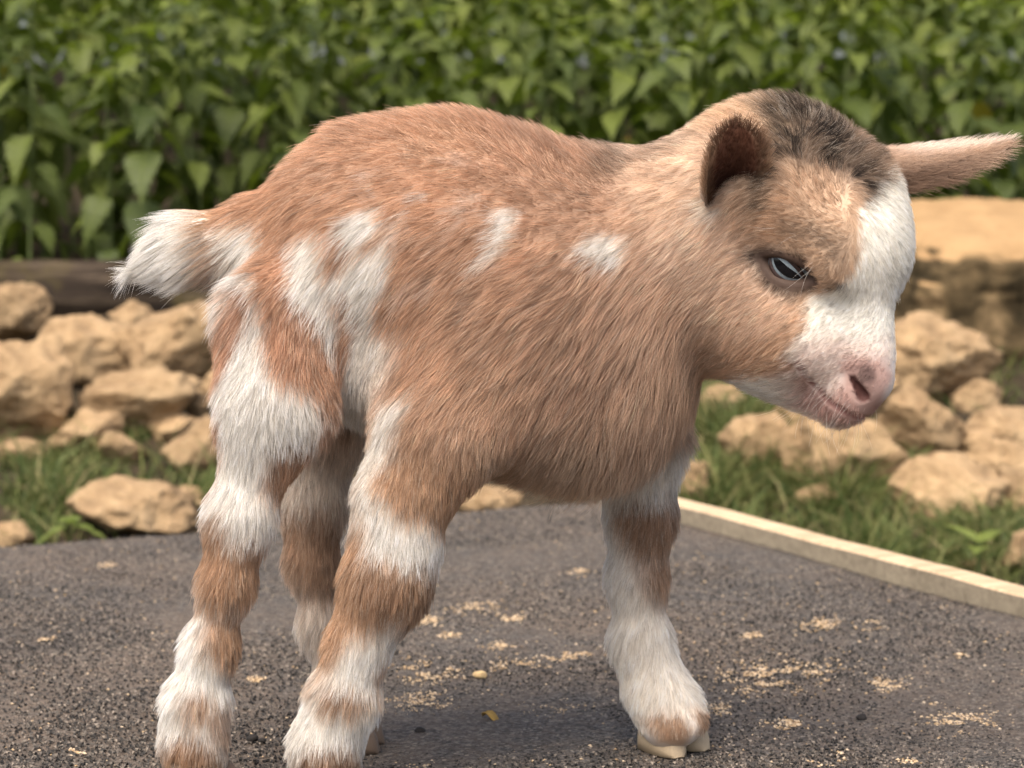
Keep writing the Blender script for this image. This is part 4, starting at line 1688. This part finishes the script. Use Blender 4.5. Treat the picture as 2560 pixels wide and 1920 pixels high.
WS = grow(rp[wi], rn[wi], tdir[wi] + np.array([.5, 0, -.3]), RNG.uniform(.009, .019, len(wi)), np.full(len(wi), .55), 6, .3, .25)
wh = fur_object('whiskers', WS, np.tile(np.array([.75, .70, .64]), (len(wi), 1)), np.full(len(wi), .00005), goat)
wh['kind'] = 'stuff'

# ------------------------------------------------------------------ ears
def ear(base, axis, opening, length, width, curl, tint_fn, tip):
    e = axis / np.linalg.norm(axis)
    o = opening - (opening @ e) * e
    o /= np.linalg.norm(o)
    s = np.cross(e, o)
    NU, NV = 26, 20
    th = .0022

    def shell(inner):
        pts = np.zeros((NU, NV, 3))
        for i in range(NU):
            u = i / (NU - 1)
            w = width * (.40 + .60 * math.sin(math.pi * min(1, u * .88 + .12)) ** tip) * (1 - max(0, u - .55) ** 1.6 * (2.1 if tip > .7 else 1.0)) * (1 if u < .86 or tip > .7 else math.sqrt(max(0, 1 - ((u - .86) / .14) ** 2)))
            if tip > .7:
                w = width * (1 - u ** 1.7) * (.86 + .28 * u) + .001
            w = max(w, .0012)
            A = curl[0] + (curl[1] - curl[0]) * u
            rr = w / A
            for j in range(NV):
                ph = (j / (NV - 1) * 2 - 1) * A
                r_ = rr - (th * (1 - abs(j / (NV - 1) * 2 - 1) ** 6) * (1 - u ** 8) if inner else 0)
                pts[i, j] = base + e * (length * u) + s * (r_ * math.sin(ph)) + o * (rr - r_ * math.cos(ph)) + o * (.006 * math.sin(u * 2.4))
        return pts
    A, B = shell(False), shell(True)
    ids = np.arange(NU * NV).reshape(NU, NV)
    q = np.stack([ids[:-1, :-1], ids[1:, :-1], ids[1:, 1:], ids[:-1, 1:]], -1).reshape(-1, 4)
    verts = np.concatenate([A.reshape(-1, 3), B.reshape(-1, 3)])
    quads = np.concatenate([q, q[:, ::-1] + NU * NV])
    rim = []
    border = [ids[i, 0] for i in range(NU)] + [ids[-1, j] for j in range(1, NV)] + [ids[i, -1] for i in range(NU - 2, -1, -1)]
    for a, b in zip(border[:-1], border[1:]):
        rim.append((a, b, b + NU * NV, a + NU * NV))
    quads = np.concatenate([quads, np.array(rim)])
    isin = np.arange(len(verts)) >= NU * NV
    uu = np.tile(np.repeat(np.arange(NU) / (NU - 1), NV), 2)
    vv = np.tile(np.tile(np.arange(NV) / (NV - 1) * 2 - 1, NU), 2)
    col = tint_fn(uu, vv, isin)
    me = fast_mesh('ear', verts, quads, M_SKIN, True, 4)
    # make the outer shell face outwards
    cen = verts[:NU * NV].mean(0)
    at = me.attributes.new('coat', 'FLOAT_COLOR', 'POINT')
    at.data.foreach_set('color', np.concatenate([col, np.ones((len(col), 1))], 1).astype(np.float32).ravel())
    eo = obj('ear', me, goat)
    nn = np.zeros(len(verts) * 3, np.float32)
    me.vertices.foreach_get('normal', nn)
    nn = nn.reshape(-1, 3)
    # orient normals: outer away from the ear's hollow, inner towards it
    axisp = base + e[None] * ((verts - base) @ e)[:, None] + o[None] * (width / curl[0])
    outw = verts - axisp
    sgn = np.where(isin, -1, 1)
    fl = (nn * outw).sum(1) * sgn < 0
    nn[fl] *= -1
    n = 9000
    ip = np.concatenate([verts, nn, col, isin[:, None], uu[:, None], vv[:, None]], 1)
    t = np.concatenate([quads[:, [0, 1, 2]], quads[:, [0, 2, 3]]])
    a, b, c = verts[t[:, 0]], verts[t[:, 1]], verts[t[:, 2]]
    ar = np.linalg.norm(np.cross(b - a, c - a), axis=1)
    ar = ar * np.where(isin[t[:, 0]], .45, 1.0)
    cs = np.cumsum(ar)
    k = np.searchsorted(cs, RNG.random(n) * cs[-1]).clip(0, len(t) - 1)
    x, y = RNG.random(n), RNG.random(n)
    f = x + y > 1
    x[f], y[f] = 1 - x[f], 1 - y[f]
    q = ip[t[k, 0]] * (1 - x - y)[:, None] + ip[t[k, 1]] * x[:, None] + ip[t[k, 2]] * y[:, None]
    p_, n_, c_ = q[:, :3], nrm(q[:, 3:6]), q[:, 6:9]
    Ls = (.0065 + .003 * (np.abs(q[:, 11]) > .8)) * RNG.uniform(.6, 1.2, n) * np.where(q[:, 9] > .5, .8, 1)
    td = np.tile(e, (n, 1)) + .25 * RNG.standard_normal((n, 3)) * .4 + s * (np.sign(q[:, 11]) * .35 * (np.abs(q[:, 11]) > .7))[:, None]
    S = grow(p_, n_, td, Ls, np.full(n, .32), 5, .2)
    S = clump(S, p_, 1500, .35, Ls)
    c_ = c_ * np.exp(RNG.standard_normal(n) * .16)[:, None]
    fo = fur_object('ear_fur', S, c_, RNG.uniform(.00006, .0001, n), eo)
    fo['kind'] = 'stuff'
    return eo


def tint_near(u, v, isin):
    out = np.array([.50, .34, .22]) + (np.array([.16, .085, .05]) - np.array([.50, .34, .22])) * sstep(.55, .95, u)[:, None]
    inn = np.array([.17, .075, .045]) + (np.array([.055, .022, .016]) - np.array([.17, .075, .045])) * sstep(.75, .25, u)[:, None]
    rim = sstep(.72, .95, np.abs(v))[:, None]
    inn = inn + (np.array([.40, .26, .16]) - inn) * rim * .55
    lower = (sstep(.35, .0, u) * sstep(.2, .8, -v))[:, None]
    out = out + (WHITE * .85 - out) * lower * .6
    return np.where(isin[:, None], inn, out)


def tint_far(u, v, isin):
    out = np.array([.56, .41, .30]) * np.ones((len(u), 1))
    wt = sstep(.05, .45, u) * sstep(-.1, .4, v)
    out = out + (np.array([.80, .68, .58]) - out) * (wt * .9)[:, None]
    dk = sstep(0, -.6, v) * sstep(.95, .4, u)
    out = out + (np.array([.19, .11, .07]) - out) * (dk * .75)[:, None]
    inn = np.array([.16, .08, .05]) * np.ones((len(u), 1))
    return np.where(isin[:, None], inn, out)


eb = hit(1806, 492)
tag(ear(eb + np.array([0, .012, 0]), np.array([.06, -.62, .78]), np.array([.25, -1, -.35]), .043, .0160, (1.5, .62), tint_near, .5), 'near ear with dark hollow facing out')
eb = head_to_world(np.array([[-1.2, 1.7, -3.0]]))[0] + np.array([.0035, 0, .0030])
tag(ear(eb, np.array([.96, .16, .155]), np.array([.1, .75, -.65]), .072, .0175, (1.5, .5), tint_far, .95), 'far ear sticking straight out')

# ------------------------------------------------------------------ eyes
t = NT('iris')
M_IRIS = t.done(t.principled(t.ramp(t.noise(700, 4, .6, t.objco()), [(.3, (.15, .19, .215)), (.7, (.26, .31, .335))]), .12, .4, Coat_Weight=.2, Coat_Roughness=.02))
t = NT('pupil')
M_PUPIL = t.done(t.principled((.003, .0035, .005), .10, .35, Coat_Weight=.15, Coat_Roughness=.02))
M_LID = mat_plain('eyelid_skin', (.034, .019, .016), .45, .3, 500, .3)

def eye(center_p, mir):
    q = world_to_head(center_p[None])[0]
    n = EYE_N
    # long axis of the lids: down towards the nose
    a = P(2022, 707, center_p[1]) - P(1917, 633, center_p[1])
    a = a - (a @ n) * n
    a /= np.linalg.norm(a)
    b = np.cross(n, a)
    if b[2] < 0:
        b = -b
    c = EYE_C

    def M(v):
        return mirror_head(np.array(v)) if mir else np.array(v)
    bm = bmesh.new()
    bmesh.ops.create_uvsphere(bm, u_segments=40, v_segments=24, radius=RE)
    for v in bm.verts:
        v.co = Vector(M(c + np.array(v.co[:])))
    me = bpy.data.meshes.new('eye')
    bm.to_mesh(me)
    bm.free()
    me.polygons.foreach_set('use_smooth', [True] * len(me.polygons))
    me.materials.append(M_IRIS)
    eo = obj('eye', me, goat)

    def sph(al, be, r):
        d = n * math.cos(be) * math.cos(al) + a * math.sin(al) + b * math.sin(be) * math.cos(al)
        return M(c + d * r)
    # pupil: horizontal bar, slightly bowed
    vs, fs = [], []
    NU, NV = 22, 6
    for i in range(NU + 1):
        x = -1 + 2 * i / NU
        hh = .15 * (1 - abs(x) ** 3.2) + .004
        for j in range(NV + 1):
            y = -1 + 2 * j / NV
            vs.append(sph(x * .60, -.10 + .08 * x * x + y * hh, RE * 1.006))
    for i in range(NU):
        for j in range(NV):
            k = i * (NV + 1) + j
            fs.append((k, k + NV + 1, k + NV + 2, k + 1))
    obj('pupil', mesh('pupil', vs, fs, M_PUPIL, True), eo)
    # dark wet rims of the lids
    for up in (1, -1):
        vs, fs = [], []
        NU, NV = 40, 5
        for i in range(NU + 1):
            al = (-1 + 2 * i / NU) * .86
            u_, l_ = lid_lim(al)
            lim = float(u_ if up > 0 else l_)
            for j in range(NV + 1):
                y = j / NV
                be = lim + up * (.15 * y - .04)
                rr = RE * (1.01 + .055 * math.sin(y * 2.6))
                vs.append(sph(al, be, rr))
        for i in range(NU):
            for j in range(NV):
                k = i * (NV + 1) + j
                fs.append((k, k + NV + 1, k + NV + 2, k + 1))
        obj('eyelid', mesh('eyelid', vs, fs, M_LID, True), eo)
    return eo


eye(EYE_P, False)
eye(EYE_P, True)

# ------------------------------------------------------------------ hooves
M_HOOF = mat_plain('hoof_horn', (.43, .335, .22), .45, .4, 120, .22, .3, .0006)
M_HOOFD = mat_plain('dark_hoof_horn', (.16, .11, .075), .5, .4, 120, .3, .3, .0006)


def claw_mesh():
    vs, fs = [], []
    NU, NV = 16, 16
    for i in range(NU + 1):
        u = i / NU
        x = -.45 + 1.0 * u
        hgt = .80 * (1 - .28 * u) * math.sqrt(max(0, 1 - u ** 5)) + .015
        wid = .33 if u < .3 else .33 * math.sqrt(max(0, 1 - ((u - .3) / .72) ** 2.3))
        for j in range(NV + 1):
            ph = math.pi * j / NV
            vs.append((x, -wid * math.cos(ph), hgt * max(0, math.sin(ph)) ** .85))
    for i in range(NU):
        for j in range(NV):
            k = i * (NV + 1) + j
            fs.append((k, k + 1, k + NV + 2, k + NV + 1))
    fs.append([i * (NV + 1) for i in range(NU + 1)] + [i * (NV + 1) + NV for i in range(NU, -1, -1)])
    fs.append([j for j in range(NV + 1)][::-1])
    return mesh('claw', vs, fs, None, True)


CLAW = claw_mesh()
feet = [(G(497, 1960, DN), -12, M_HOOFD, .026), (G(872, 1840, DF), -5, M_HOOFD, .024), (G(818, 1985, DN), -15, M_HOOFD, .027)]
CL = {}
for m_ in (M_HOOF, M_HOOFD):
    me = CLAW.copy()
    me.materials.append(m_)
    CL[m_.name] = me
for (c, yaw, m_, sz) in feet:
    for s in (-1, 1):
        ya = R(yaw + s * 5)
        off = np.array([-math.sin(ya), math.cos(ya), 0]) * s * .0078 + np.array([math.cos(ya), math.sin(ya), 0]) * .004
        o = obj('hoof', CL[m_.name], goat, (c[0] + off[0], c[1] + off[1], .001), (0, 0, ya))
        o.scale = (sz, sz, sz)
for (px, py, yaw) in ((1684, 1893, -62), (1744, 1876, -38)):
    q = on_deck(px, py)
    ya = R(yaw)
    o = obj('hoof', CL['hoof_horn'], goat, (q[0] - math.cos(ya) * .0080, q[1] - math.sin(ya) * .0080, .001), (0, 0, ya))
    o.scale = (.025, .027, .027)
